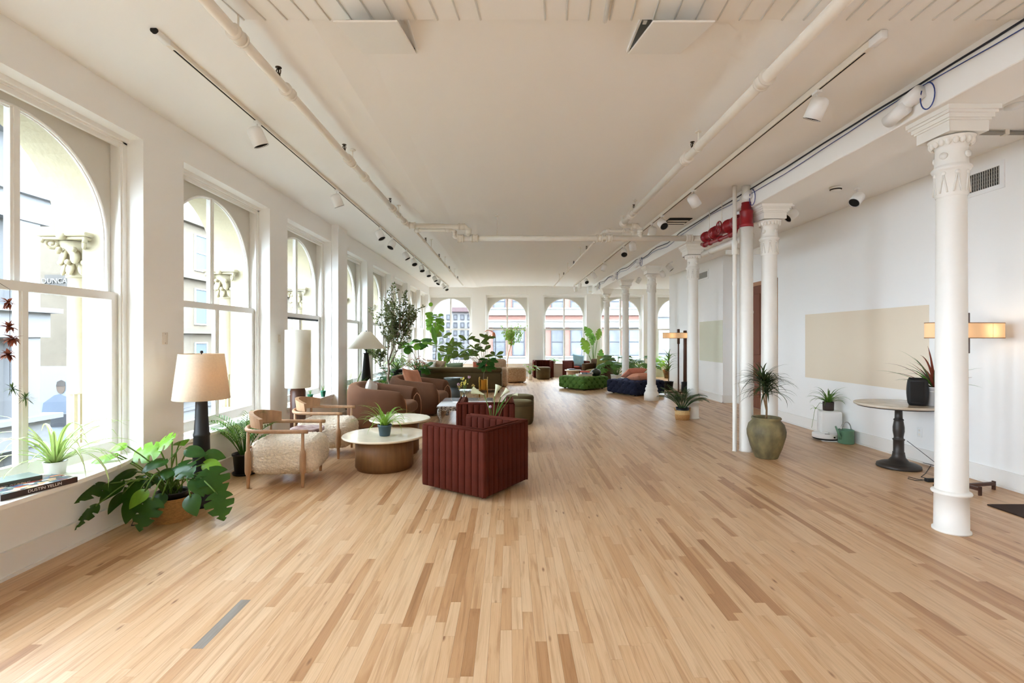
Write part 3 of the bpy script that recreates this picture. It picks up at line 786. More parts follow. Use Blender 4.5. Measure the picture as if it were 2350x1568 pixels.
# ================================================================== services under the ceiling
# ---- lighting tracks
def track(label, x, y0, y1):
    t = thing('lighting_track', label, 'track', (x, y0, 3.515))
    MB().box(-0.018, 0.018, 0, y1-y0, -0.03, 0.02).build('rail', M_pipe, t)
    MB().box(-0.006, 0.006, 0.12, y1-y0, -0.032, -0.029).build('slot', M_dark, t)
    MB().rbox(-0.022, 0.022, -0.06, 0.06, -0.036, 0.02, 0.004, 1).build('end_feed', M_white, t)
    if x < 0: MB().cyl((0, -0.075, -0.01), (0, -0.055, -0.01), 0.022, 12).build('end_cap', M_dark, t)
    return t
track('long white lighting track beside the window row', -2.31, 3.24, 18.6)
track('long white lighting track beside the beam', 2.47, 3.27, 18.7)
def spot_parts(t, tilt_x, tilt_z):
    MB().box(-0.02, 0.02, -0.035, 0.035, -0.05, -0.031).build('adapter', M_white, t)
    MB().cyl((0.0, 0, -0.045), (0.0, 0, -0.13), 0.007, 8).build('stem', M_white, t)
    h = MB(); h.lathe([(0.0, 0.085), (0.035, 0.082), (0.058, 0.07), (0.068, 0.045), (0.068, -0.085), (0.062, -0.085), (0.060, -0.06), (0.0, -0.06)], 24)
    Mx = Matrix.Translation((0, 0, -0.165)) @ Matrix.Rotation(tilt_z, 4, 'Z') @ Matrix.Rotation(tilt_x, 4, 'X')
    h.xform(Mx); hd = h.build('head', M_white, t)
    l = MB(); l.lathe([(0.0, -0.068), (0.060, -0.068), (0.067, -0.0855), (0.066, -0.087), (0.056, -0.072), (0.0, -0.072)], 20); l.xform(Mx); l.build('baffle', M_dark, hd)
LT = [4.47, 6.53, 8.71, 9.6, 10.9, 11.8, 12.87, 13.9, 15.1, 15.97, 17.1, 17.9]
RT = [3.92, 6.54, 7.88, 8.43, 9.78, 10.5, 12.7, 14.3, 15.7, 17.1, 18.2]
rr = random.Random(5)
for i, y in enumerate(LT):
    t = thing('track_spotlight', '%s white spotlight counting back along the track by the windows' % ORD[i], 'spotlight', (-2.31, y, 3.515), 0, 'spotlights on the window track')
    tz = -0.75 if i in (0, 1) else rr.uniform(-1.6, 1.6)
    spot_parts(t, [0.45, 0.45, 0.5, -0.55, 0.5, -0.6][i % 6], [-2.6, -2.5, -1.9, -0.6, -1.6, 0.6][i % 6] if i > 1 else -0.8)
for i, y in enumerate(RT):
    t = thing('track_spotlight', '%s white spotlight counting back along the track by the beam' % ORD[i], 'spotlight', (2.47, y, 3.515), 0, 'spotlights on the beam track')
    spot_parts(t, [0.5, 0.75, -0.85, 0.3, 0.5, -0.8][i % 6], [0.5, -1.1, 0.2, 0.6, -0.5, -0.2][i % 6])

# ---- sprinkler pipes: near runs, cross main, far runs
def pipe_run(name, label, pts, r, heads=(), couplers=(), hangers=(), m=None):
    t = SPR if name.startswith('sprinkler') else thing(name, label, 'pipe', (0,0,0))
    o = MB().tube(pts, r, 14).build(name if t is SPR else 'pipe', m or M_pipe, t)
    if t is SPR: o['label'] = label
    for p in couplers:
        i, f = p; a, b = Vector(pts[i]), Vector(pts[i+1]); c = a.lerp(b, f); d = (b-a).normalized()
        MB().cyl(c-d*0.045, c+d*0.045, r*1.28, 14).cyl(c-d*0.05, c-d*0.035, r*1.45, 14).cyl(c+d*0.035, c+d*0.05, r*1.45, 14).build('coupling', m or M_pipe, t)
    for p in heads:
        i, f = p; c = Vector(pts[i]).lerp(Vector(pts[i+1]), f)
        h = MB().cyl(c+Vector((0,0,r*0.8)), c+Vector((0,0,r+0.025)), 0.014, 8).cyl(c+Vector((0,0,r+0.02)), c+Vector((0,0,r+0.06)), 0.006, 6)
        h.tube([c+Vector((-0.013,0,r+0.022)), c+Vector((-0.016,0,r+0.045)), c+Vector((0,0,r+0.066)), c+Vector((0.016,0,r+0.045)), c+Vector((0.013,0,r+0.022))], 0.004, 5)
        h.cyl(c+Vector((0,0,r+0.064)), c+Vector((0,0,r+0.068)), 0.022, 12)
        h.build('sprinkler_head', mat('aged_bronze', S(70,58,44), 0.4, metal=0.7), t)
    for p in hangers:
        i, f = p; c = Vector(pts[i]).lerp(Vector(pts[i+1]), f)
        MB().cyl(c, (c.x, c.y, 3.53), 0.006, 6).lathe([(0.03, 0), (0.03, 0.008)], 12, (c.x, c.y, 3.50)).tube([(c.x+(r+0.004)*math.cos(a*PI/8), c.y, c.z+(r+0.004)*math.sin(a*PI/8)) for a in range(17)], 0.005, 5).build('hanger', M_pipe, t)
    return t
zp = 3.36
SPR = thing('sprinkler_pipework', 'white sprinkler pipework of long runs and a cross main under the ceiling', 'pipework', (0,0,0))
pipe_run('sprinkler_pipe', 'white sprinkler pipe running back beside the window track', [(-1.67, 0.3, zp), (-1.67, 7.9, zp)], 0.034,
         heads=[(0, 0.425), (0, 0.61), (0, 0.86)], couplers=[(0, 0.355), (0, 0.445), (0, 0.63), (0, 0.70), (0, 0.88), (0, 0.985)], hangers=[(0, 0.645), (0, 0.93), (0, 0.356)])
pipe_run('sprinkler_pipe', 'white sprinkler pipe running back between the hatch and the beam track', [(1.834, 0.3, zp), (1.834, 7.95, zp)], 0.042,
         heads=[(0, 0.60), (0, 0.90)], couplers=[(0, 0.42), (0, 0.62), (0, 0.92), (0, 0.985)], hangers=[(0, 0.58), (0, 0.89)])
YM = 8.0
pipe_run('sprinkler_main', 'white main pipe crossing the room below the ceiling', [(-0.84, YM, 3.14), (3.02, YM, 3.14)], 0.046,
         couplers=[(0, 0.01), (0, 0.07), (0, 0.60), (0, 0.64), (0, 0.98)], hangers=[(0, 0.165), (0, 0.70)])
pipe_run('sprinkler_branch', 'white pipe stepping down from the window-side pipe to the cross main', [(-1.67, 7.9, zp), (-1.63, YM-0.0, zp-0.005), (-0.72, YM, zp-0.03), (-0.67, YM, zp-0.08), (-0.67, YM, 3.15)], 0.038, couplers=[(1, 0.04), (1, 0.93), (3, 0.3)])
pipe_run('sprinkler_branch', 'thin white pipe looping up from the cross main to the far run', [(-0.84, YM, 3.14), (-0.90, YM+0.02, 3.16), (-0.90, YM+0.05, 3.27), (-0.96, YM+0.08, 3.29), (-1.50, YM+0.15, 3.31), (-1.58, YM+0.22, 3.31)], 0.026, couplers=[(1, 0.5), (3, 0.1), (4, 0.5)])
pipe_run('sprinkler_pipe', 'thin white sprinkler pipe running to the far end from the window side', [(-1.58, YM+0.2, 3.31), (-1.58, 16.6, 3.31)], 0.02,
         heads=[(0, 0.12), (0, 0.33), (0, 0.55), (0, 0.8)], couplers=[(0, 0.1), (0, 0.35), (0, 0.57)], hangers=[(0, 0.2), (0, 0.45), (0, 0.7)])
pipe_run('sprinkler_branch', 'white pipe dropping from the beam-side pipe to the cross main', [(1.834, 7.95, zp), (1.86, YM, zp-0.01), (2.1, YM, zp-0.02), (2.14, YM, zp-0.06), (2.14, YM, 3.15)], 0.036, couplers=[(1, 0.8), (3, 0.3), (3, 0.8)])
pipe_run('sprinkler_branch', 'thin white pipe rising from the cross main to the beam-side far run', [(2.05, YM+0.01, 3.14), (2.03, YM+0.05, 3.26), (1.98, YM+0.08, 3.28), (1.66, YM+0.12, 3.29), (1.58, YM+0.2, 3.29)], 0.024, couplers=[(0, 0.5), (2, 0.1), (3, 0.3)])
pipe_run('sprinkler_pipe', 'thin white sprinkler pipe running to the far end beside the beam track', [(1.58, YM+0.18, 3.29), (1.55, 17.0, 3.31)], 0.02,
         heads=[(0, 0.2), (0, 0.42), (0, 0.66)], couplers=[(0, 0.1), (0, 0.43)], hangers=[(0, 0.3), (0, 0.55), (0, 0.8)])

# ---- standpipe with its red valve set
t = thing('standpipe', 'fat white riser pipe with red valve collar beside the urn', 'pipe', (3.16, 6.51, 0))
MB().lathe([(0.086, 0), (0.084, 1.32), (0.095, 1.33), (0.095, 1.0), ], 24) 
MB().lathe([(0.092, 0.0), (0.085, 0.02), (0.085, 0.84), (0.096, 0.85), (0.096, 0.90), (0.084, 0.92), (0.084, 1.83), (0.087, 1.84), (0.087, 1.86), (0.083, 1.87), (0.083, 2.99)], 28).build('riser', M_iron, t)
MB().lathe([(0.088, 2.98), (0.088, 3.02), (0.080, 3.03), (0.080, 3.17), (0.084, 3.175), (0.084, 3.205), (0.064, 3.21), (0.062, 3.31)], 28).build('red_collar', M_redpaint, t)
MB().lathe([(0.056, 3.30), (0.056, 3.53)], 24).build('upper_riser', M_iron, t)
v = MB()
v.tube([(0, 0.02, 3.10), (0.0, 0.16, 3.10), (0.0, 0.30, 3.11)], 0.06, 16).cyl((0, 0.20, 3.11), (0, 0.24, 3.11), 0.095, 20).cyl((0, 0.26, 3.11), (0, 0.29, 3.11), 0.095, 20)
v.tube([(0, 0.28, 3.11), (0.0, 0.95, 3.12)], 0.075, 18).cyl((0, 0.50, 3.115), (0, 0.53, 3.115), 0.10, 20).cyl((0, 0.92, 3.12), (0, 0.96, 3.12), 0.10, 20).cyl((0, 0.98, 3.12), (0, 1.02, 3.12), 0.10, 20)
v.tube([(0, 0.96, 3.12), (0, 1.35, 3.13)], 0.055, 16).cyl((0, 1.30, 3.13), (0, 1.36, 3.13), 0.085, 12)
v.build('red_valve_body', M_redpaint, t)
b = MB()
b.tube([(-0.03, 0.22, 3.03), (-0.03, 0.25, 2.97), (-0.03, 0.35, 2.965), (-0.03, 1.35, 3.0), (-0.03, 1.42, 3.03)], 0.028, 12)
for y in (0.4, 0.75, 1.1, 1.3): b.cyl((-0.03, y-0.02, 2.965+0.035*(y-0.35)), (-0.03, y+0.02, 2.965+0.035*(y-0.35)), 0.04, 12)
b.build('red_bypass_pipe', M_redpaint, t)
w = MB()
for i in range(24):
    a, a2 = 2*PI*i/24, 2*PI*(i+1)/24
    w.tube([(-0.10, 0.62+0.09*math.cos(a), 3.12+0.09*math.sin(a)), (-0.10, 0.62+0.09*math.cos(a2), 3.12+0.09*math.sin(a2))], 0.009, 6)
w.cyl((-0.10, 0.53, 3.12), (-0.10, 0.71, 3.12), 0.007, 6).cyl((-0.10, 0.62, 3.03), (-0.10, 0.62, 3.21), 0.007, 6).cyl((-0.13, 0.62, 3.12), (0, 0.62, 3.12), 0.012, 8)
w.build('handwheel', M_redpaint, t)
for k in range(8):
    a = 2*PI*k/8
    MB().cyl((0.085*math.cos(a), 0.19, 3.11+0.085*math.sin(a)), (0.085*math.cos(a), 0.30, 3.11+0.085*math.sin(a)), 0.009, 6).build('bolt', M_redpaint, t)
MB().tube([(0, 1.35, 3.13), (0, 1.42, 3.13), (-0.05, 1.49, 3.14), (-0.14, 1.49, 3.14)], 0.046, 14).build('white_elbow', M_pipe, t)
MB().cyl((-0.02, 0.70, 3.12), (-0.02, 0.70, 3.52), 0.005, 6).cyl((-0.02, 1.15, 3.12), (-0.02, 1.15, 3.52), 0.005, 6).build('hanger_rod', M_pipe, t)
t = thing('drain_pipe', 'slim white vertical pipe standing left of the red-collared riser', 'pipe', (3.0, 6.5, 0))
MB().lathe([(0.032, 0), (0.026, 0.01), (0.026, 2.20), (0.03, 2.21), (0.03, 2.25), (0.026, 2.26), (0.026, 3.53)], 14).build('pipe', M_iron, t)
MB().lathe([(0.036, 2.62), (0.036, 2.80)], 14).build('coupling', M_iron, t)
MB().tube([(0, 0, 2.70), (0.05, 0.02, 2.70), (0.11, 0.06, 2.70)], 0.012, 8).build('branch', M_iron, t)
pipe_run('branch_pipe', 'short white pipe under the red valve set', [(3.30, 8.30, 2.93), (3.34, 6.75, 2.93)], 0.05, hangers=[(0, 0.2)])

# ---- twin cylinder lamps fixed to the beam, one by each column
for i, y in enumerate(COLY):
    if i == 2: continue
    t = thing('beam_lamp', ['double white cylinder lamp on the beam above the nearest column', 'double white cylinder lamp on the beam behind the red valve', '',
              'double white cylinder lamp on the beam above the moulded-base column', 'double white cylinder lamp on the beam above the fifth column', 'double white cylinder lamp on the beam above the furthest column'][i], 'lamp', (3.2, y+0.02, 3.37), 0, 'cylinder lamps on the beam')
    MB().cyl((0.0, 0, 0.0), (-0.05, 0, 0), 0.035, 14).build('mount', M_white, t)
    c = MB(); c.cyl((-0.04, -0.08, 0.03), (-0.04, 0.09, 0.0), 0.055, 24); c.build('cylinder', M_white, t)
    c = MB(); c.cyl((-0.075, 0.02, -0.05), (-0.075, 0.20, -0.08), 0.052, 24); c.build('cylinder', M_white, t)
    lp = [(-0.03+0.012*math.sin(a), -0.13-0.05*math.sin(a), -0.03+0.10*math.cos(a)) for a in [k*PI/10 for k in range(18)]]
    MB().tube([(0.0, -0.10, 0.09)] + lp, 0.0045, 6).build('blue_cord', mat('blue_cord', S(40,60,130), 0.5), t)
# ---- cable clipped along the top of the beam
pts = []; y = -1.0; rr = random.Random(9)
while y < 18.4:
    k = 0.0 if y < 9 else 0.06*math.sin((y-9)*1.9)**2
    pts.append((3.192, y, 3.485 - 0.012*rr.random() - k)); y += 0.35
t = thing('cable', 'dark blue cable clipped along the top of the beam', 'cable', (0,0,0))
MB().tube(pts, 0.008, 6).build('sheath', mat('dark_cable', S(34,36,46), 0.5), t)
MB().tube([(p[0]-0.004, p[1], p[2]-0.02-0.05*abs(math.sin(p[1]*0.8))) for p in pts], 0.004, 5).build('blue_wire', mat('blue_wire', S(52,74,140), 0.5), t)
# ---- spots, alarms and vents under the lower ceiling strip
for i, (px, Y, lab) in enumerate(((4.42, 6.2, 'small white spotlight near the right wall over the beige rectangle'), (4.05, 7.0, 'white spotlight beside the second column capital'),
                                  (4.0, 12.2, 'white spotlight beside the fourth column capital'), (3.95, 14.9, 'white spotlight beside the fifth column capital'), (4.2, 13.4, 'white spotlight hung between the fourth and fifth columns'))):
    t = thing('ceiling_spotlight', lab, 'spotlight', (px, Y, 3.44), 0, 'spotlights right of the beam')
    spot_parts(t, [0.8, 0.9, -0.7, 0.6, 0.7][i], [1.9, 1.6, 1.2, 0.9, -0.8][i])
for i, (px, Y, r_, lab, dk) in enumerate(((4.18, 6.25, 0.07, 'small round smoke alarm with dark rim over the beige rectangle', 1), (4.1, 3.95, 0.13, 'large round white ceiling speaker at the picture edge', 0),
                                    (4.0, 12.3, 0.11, 'round white smoke alarm between the third and fourth columns', 0), (3.95, 15.2, 0.11, 'round white smoke alarm behind the fourth column', 0))):
    t = thing('smoke_alarm', lab, 'smoke alarm', (px, Y, 3.44), 0, 'round ceiling fittings')
    MB().lathe([(r_, 0.0), (r_, -0.025), (r_*0.8, -0.05), (0, -0.055)], 24).build('housing', M_white, t)
    if dk: MB().lathe([(r_*0.98, -0.028), (r_*0.9, -0.042), (r_*0.6, -0.045)], 24, cap=False).build('dark_rim', M_dark, t)
    else: MB().lathe([(r_*0.55, -0.05), (r_*0.55, -0.065), (0, -0.07)], 20).build('grille', M_white, t)
for i, (X, Y) in enumerate(((4.05, 4.35), (4.0, 11.2), (3.95, 14.2))):
    t = thing('pendent_sprinkler', ['bronze pendent sprinkler beside the nearest capital', 'bronze pendent sprinkler past the third column', 'bronze pendent sprinkler past the fourth column'][i], 'sprinkler', (X, Y, 3.44))
    MB().cyl((0, 0, 0), (0, 0, -0.05), 0.012, 8).build('stem', mat('aged_bronze', S(70,58,44), 0.4, metal=0.7), t)
    MB().lathe([(0.02, -0.085), (0.02, -0.08)], 12).tube([(-0.012, 0, -0.05), (-0.016, 0, -0.065), (0, 0, -0.085), (0.016, 0, -0.065), (0.012, 0, -0.05)], 0.004, 5).build('deflector', mat('aged_bronze', S(70,58,44), 0.4, metal=0.7), t)
def wall_vent(label, y0, y1, z0, z1):
    t = thing('wall_vent', label, 'vent', (XR, (y0+y1)/2, (z0+z1)/2)); hw = (y1-y0)/2; hh = (z1-z0)/2
    f = MB(); e = 0.045
    f.box(-0.015, 0, -hw, hw, hh-e, hh).box(-0.015, 0, -hw, hw, -hh, -hh+e).box(-0.015, 0, -hw, -hw+e, -hh+e, hh-e).box(-0.015, 0, hw-e, hw, -hh+e, hh-e).build('frame', M_white, t)
    MB().box(-0.003, 0.0, -hw+e, hw-e, -hh+e, hh-e).build('backing', M_dark, t)
    n = 26
    sm = MB().box(-0.012, -0.004, -0.003, 0.003, -hh+e, hh-e).mesh('slat', mat('vent_grey', S(190,188,180), 0.5))
    for i in range(n): link('slat', sm, t, (0, -hw+e+(i+0.5)*(2*hw-2*e)/n, 0))
    for z in (-0.06, -0.02, 0.02, 0.06): MB().box(-0.008, -0.003, -hw+e, hw-e, z-0.003, z+0.003).build('blade', mat('vent_grey2', S(120,116,108), 0.5), t)
wall_vent('white wall vent grille high behind the nearest column', 4.90, 5.62, 3.02, 3.30)
wall_vent('small white wall vent high behind the third column', 12.2, 12.9, 3.0, 3.24)
t = thing('ceiling_vent', 'dark slotted ceiling vent left of the red valve set', 'vent', (2.87, 8.45, 3.535))
MB().box(-0.16, 0.22, -0.22, 0.22, -0.012, -0.002).build('opening', M_dark, t)
for y in (-0.06, 0.10): MB().box(-0.15, 0.2, y-0.03, y+0.03, -0.02, -0.008).build('blade', M_pipe, t)
t = thing('air_unit', 'white box unit high on the end wall beside the furthest column', 'air unit', (3.35, YF-0.3, 3.27))
MB().rbox(-0.30, 0.30, 0, 0.3, 0.0, 0.25, 0.015, 2).build('housing', M_white, t)
MB().box(-0.28, 0.28, -0.005, 0.01, 0.02, 0.06).build('louver', M_pipe, t)
# thermostat-like cover plates on the piers
for i, (y, lab) in enumerate(((4.46, 'blank cover plate on the pier behind the linen lamp'), (6.68, 'blank cover plate on the pier behind the white cylinder lamp'))):
    t = thing('cover_plate', lab, 'plate', (XL, y, 1.5))
    MB().rbox(-0.002, 0.006, -0.035, 0.035, -0.055, 0.055, 0.003, 1).build('plate', mat('plate_paint', S(226,218,206), 0.6), t)
    MB().box(0.0045, 0.0065, -0.003, 0.003, -0.045, -0.039).box(0.0045, 0.0065, -0.003, 0.003, 0.039, 0.045).build('screw', M_bronze, t)
# ================================================================== furniture
from mathutils import noise as mnoise
def soft_box(hx, hy, hz, r, n=10, bulge=0.0, amp=0.0, freq=20.0, fn=None):
    """rounded cushion-like box centred on the origin"""
    bm = bmesh.new(); bmesh.ops.create_cube(bm, size=2)
    bmesh.ops.subdivide_edges(bm, edges=bm.edges[:], cuts=n, use_grid_fill=True)
    H = (hx, hy, hz); r = min(r, hx, hy, hz)
    out = []; fs = []
    bm.verts.index_update()
    for v in bm.verts:
        q = Vector((v.co.x*hx, v.co.y*hy, v.co.z*hz))
        inn = Vector([max(-(H[i]-r), min(H[i]-r, q[i])) for i in range(3)])
        d = q - inn
        nrm = d.normalized() if d.length > 1e-6 else Vector((0,0,1))
        q = inn + nrm*r if d.length > 1e-6 else q
        if bulge:
            k = 1 + bulge*(1-(q.z/hz)**2); q.x *= k; q.y *= k
            q.z *= 1 + bulge*(1-(q.x/hx/1.2)**2)*(1-(q.y/hy/1.2)**2)
        if fn: q = q + nrm*fn(v.co, q)
        if amp: q = q + nrm*amp*mnoise.fractal(q*freq, 0.6, 2.0, 3)
        out.append(q)
    fs = [[v.index for v in f.verts] for f in bm.faces]; bm.free()
    return out, fs
def cushion(mb, c, hx, hy, hz, r, rot=None, **k):
    v, f = soft_box(hx, hy, hz, r, **k); st = len(mb.v); mb.add(v, f, True)
    M4 = Matrix.Translation(c) @ (rot.to_matrix().to_4x4() if rot else Matrix.Identity(4))
    return mb.xform(M4, st)
def pillow_mesh(w, h, t, m, n=14):
    mb = MB()
    for s in (-1, 1):
        rows = []
        for i in range(n+1):
            u = -1 + 2*i/n; row = []
            for j in range(n+1):
                v = -1 + 2*j/n
                pin = 1 - 0.10*(1-abs(u)**2)*abs(v)**3 ; piv = 1 - 0.10*(1-abs(v)**2)*abs(u)**3
                z = s*t/2*(max(0, (1-u**4)*(1-v**4)))**0.6 + 0.006*math.sin(7*u+3*v)*(1-u*u)*(1-v*v)
                row.append((w/2*u*piv, z, h/2*v*pin))
            rows.append(row)
        mb.strip(rows)
    return mb.mesh('pillow', m)
def pillow(label, loc, rot, w, h, t, m, group=None):
    o = link('throw_pillow', pillow_mesh(w, h, t, m), None, loc, rot)
    return tag(o, label, 'pillow', group)

# ---- channelled tub chairs in rust velvet --------------------------------------------------
def make_channel_chair(label):
    t = thing('channel_armchair', label, 'armchair', group='rust velvet channelled armchairs')
    W, D, H, z0, th = 0.385, 0.395, 0.66, 0.035, 0.095
    body = MB()
    body.rbox(-W+0.018, -W+th, -D+0.012, D-0.018, z0, H-0.012, 0.03, 3).rbox(W-th, W-0.018, -D+0.012, D-0.018, z0, H-0.012, 0.03, 3)
    body.rbox(-W+0.018, W-0.018, D-th, D-0.018, z0, H-0.012, 0.03, 3)
    body.rbox(-W+th-0.02, W-th+0.02, -D+0.02, D-th, z0, 0.26, 0.02, 2)
    body.build('frame', M_redvelvet, t)
    def chan(wd, dp, h, zz):
        mb = MB(); secs = []
        for z, k in ((0, 0.35), (0.012, 0.8), (0.03, 1.0), (h-0.03, 1.0), (h-0.012, 0.8), (h, 0.35)):
            row = []
            for i in range(9):
                a = PI*i/8
                row.append((-math.cos(a)*wd/2*(0.985 if 0 < i < 8 else 1.0), -math.sin(a)**0.7*dp*k, zz+z))
            row.append((wd/2, 0.012, zz+z)); row.append((-wd/2, 0.012, zz+z))
            secs.append(row)
        mb.loft(secs); return mb.mesh('channel', M_redvelvet)
    nO = 10
    wS, wB = 2*D/nO, 2*W/nO
    mS, mB_ = chan(wS, 0.020, H-z0-0.02, z0), chan(wB, 0.020, H-z0-0.02, z0)
    for i in range(nO):
        y = -D + wS*(i+0.5); x = -W + wB*(i+0.5)
        link('channel', mS, t, (-W+0.02, y, 0), (0, 0, -PI/2)); link('channel', mS, t, (W-0.02, y, 0), (0, 0, PI/2))
        link('channel', mB_, t, (x, D-0.02, 0), (0, 0, PI))
    nI = 8; wi = (2*W-2*th)/nI; hi = H-0.40
    mI = chan(wi, 0.022, H-0.36, 0.34); wj = (2*D-th-0.03)/nI; mJ = chan(wj, 0.018, H-0.36, 0.34)
    for i in range(nI):
        link('channel', mI, t, (-W+th+wi*(i+0.5), D-th, 0), (0, 0, 0))
        link('channel', mJ, t, (-W+th, -D+0.03+wj*(i+0.5), 0), (0, 0, PI/2)); link('channel', mJ, t, (W-th, -D+0.03+wj*(i+0.5), 0), (0, 0, -PI/2))
    for r_, off in ((0.011, 0.016), (0.010, th-0.012)):
        MB().tube([(-W+off, -D+0.03, H-0.014), (-W+off, D-off, H-0.012), (W-off, D-off, H-0.012), (W-off, -D+0.03, H-0.014)], r_, 8).build('piping', M_redvelvet, t)
    s = MB(); cushion(s, (0, -0.05, 0.335), W-th-0.012, D-th/2-0.02, 0.085, 0.06, n=8, bulge=0.03); s.build('seat', M_redvelvet, t)
    MB().lathe([(0.25, 0.0), (0.25, 0.02), (0.24, 0.022), (0.10, 0.03), (0.08, 0.06)], 24).build('swivel_base', M_black, t)
    return t
ch0 = make_channel_chair('rust velvet channelled tub chair turned away in the foreground'); ch0.location = (-0.34, 4.99, 0); ch0.rotation_euler = (0, 0, math.radians(-124))
dup(ch0, (-0.32, 6.77, 0), PI+0.02, 'rust velvet channelled chair seen from behind, between foreground chair and inlaid table')
dup(ch0, (1.28, 18.68, 0), 0.0, 'rust velvet channelled chair alone under the middle end window')
dup(ch0, (2.52, 18.42, 0), 0.35, 'rust velvet channelled chair by the end wall with a blue pillow')

# ---- fleece chairs with turned oak frames --------------------------------------------------
def make_fleece_chair(label):
    t = thing('fleece_armchair', label, 'armchair', group='fleece chairs with oak frames')
    s = MB(); cushion(s, (0.03, 0, 0.285), 0.335, 0.275, 0.175, 0.11, n=56, bulge=0.03, amp=0.011, freq=75.0)
    s.build('seat', M_boucle, t)
    legp = [(0.014, 0.0), (0.017, 0.05), (0.019, 0.135), (0.026, 0.14), (0.031, 0.17), (0.031, 0.33), (0.027, 0.365), (0.019, 0.375), (0.016, 0.40), (0.015, 0.56)]
    lm = MB().lathe(legp, 14).mesh('leg', M_oak)
    for x, y in ((0.25, -0.315), (0.25, 0.315), (-0.285, -0.29), (-0.285, 0.29)): link('leg', lm, t, (x, y, 0))
    pts = [(0.30, -0.315, 0.56), (0.0, -0.318, 0.565), (-0.20, -0.31, 0.57), (-0.30, -0.26, 0.575), (-0.355, -0.14, 0.58), (-0.37, 0, 0.58),
           (-0.355, 0.14, 0.58), (-0.30, 0.26, 0.575), (-0.20, 0.31, 0.57), (0.0, 0.318, 0.565), (0.30, 0.315, 0.56)]
    sm = []
    for i in range(len(pts)-1):
        p0, p1, p2, p3 = [Vector(pts[max(0, min(len(pts)-1, i+k))]) for k in (-1, 0, 1, 2)]
        for q in range(4):
            u = q/4; sm.append(0.5*((2*p1) + (p2-p0)*u + (2*p0-5*p1+4*p2-p3)*u*u + (3*p1-p0-3*p2+p3)*u**3))
    sm.append(Vector(pts[-1]))
    MB().tube(sm, 0.020, 12).build('arm_rail', M_oak, t)
    b = MB(); secs = []
    for i in range(17):
        a = -1.05 + 2.1*i/16
        cx, cy = 0.02, 0.0; rad = 0.365
        o, n_ = rad+0.012, rad-0.012
        d = Vector((-math.cos(a), math.sin(a)*0.86, 0)); zt = 0.735 - 0.05*(a/1.05)**2
        secs.append([(cx+d.x*o, d.y*o, 0.585), (cx+d.x*n_, d.y*n_, 0.585), (cx+d.x*(n_-0.004), d.y*(n_-0.004), zt), (cx+d.x*(o+0.018), d.y*(o+0.018), zt)])
    b.loft(secs, smooth=False); b.build('backrest', M_oak, t)
    MB().tube([(-0.285, -0.29, 0.40), (-0.285, 0.29, 0.40)], 0.012, 8).build('stretcher', M_oak, t)
    return t
fc = make_fleece_chair('cream fleece armchair with oak frame, nearest beside the black potted palm'); fc.location = (-2.36, 5.20, 0); fc.rotation_euler = (0, 0, 0.10)
dup(fc, (-2.40, 6.38, 0), 0.06, 'cream fleece armchair with oak frame, behind the first, by the white cylinder lamp')

# ---- coffee tables ---------------------------------------------------------------------------
def drum_table(label, loc, rt, rb, h, th):
    t = thing('coffee_table', label, 'table', loc, group='travertine topped drum tables')
    MB().lathe([(rt-0.012, h-th), (rt-0.003, h-th+0.006), (rt, h-th/2), (rt-0.004, h-0.004), (rt-0.012, h)], 56).build('table_top', M_travertine, t)
    MB().lathe([(rb-0.018, 0.0), (rb-0.018, 0.028), (rb, 0.03), (rb, h-th)], 48).build('drum_base', M_walnut, t)
    return t
drum_table('low round table with pale stone top holding the spider plant', (-1.457, 5.70, 0), 0.48, 0.33, 0.385, 0.025)
drum_table('slightly higher round stone table tucked behind the first one', (-1.44, 6.43, 0), 0.395, 0.245, 0.455, 0.025)
t = thing('side_table', 'small burgundy marble side table between the fleece chairs', 'table', (-2.40, 5.80, 0))
MB().lathe([(0.18, 0.405), (0.19, 0.41), (0.19, 0.44), (0.182, 0.445)], 32).build('table_top', M_marble, t)
MB().lathe([(0.12, 0), (0.12, 0.015), (0.03, 0.03), (0.025, 0.36), (0.08, 0.405)], 20).build('pedestal', M_marble, t)

# bone-inlay table
t = thing('inlaid_table', 'low white and black inlaid table with curved legs', 'table', (-0.79, 8.96, 0))
def checker_mat():
    m = bpy.data.materials.new('bone_inlay'); m.use_nodes = True; nt = m.node_tree; N = nt.nodes
    vo = N.new('ShaderNodeTexVoronoi'); vo.feature = 'DISTANCE_TO_EDGE'; vo.inputs['Scale'].default_value = 64
    tc = N.new('ShaderNodeTexCoord'); nt.links.new(tc.outputs['Object'], vo.inputs['Vector'])
    rp = N.new('ShaderNodeValToRGB'); rp.color_ramp.interpolation = 'CONSTANT'
    rp.color_ramp.elements[0].color = (*S(40,38,38), 1); rp.color_ramp.elements[1].position = 0.13; rp.color_ramp.elements[1].color = (*S(232,228,220), 1)
    nt.links.new(vo.outputs['Distance'], rp.inputs['Fac']); nt.links.new(rp.outputs['Color'], N['Principled BSDF'].inputs['Base Color'])
    N['Principled BSDF'].inputs['Roughness'].default_value = 0.25
    return m
M_inlay = checker_mat()
M_inlaytop = mat('pale_inlay_top', S(222,224,226), 0.12, var=0.05, vscale=30, coat=0.4)
MB().rbox(-0.47, 0.47, -0.47, 0.62, 0.305, 0.335, 0.006, 1).build('table_top', M_inlaytop, t)
MB().box(-0.44, 0.44, -0.44, -0.42, 0.235, 0.305).box(-0.44, 0.44, 0.57, 0.59, 0.235, 0.305).box(-0.44, -0.42, -0.42, 0.57, 0.235, 0.305).box(0.42, 0.44, -0.42, 0.57, 0.235, 0.305).build('apron', M_inlay, t)
MB().box(-0.478, 0.478, -0.478, 0.628, 0.300, 0.316).build('edge_band', M_inlay, t)
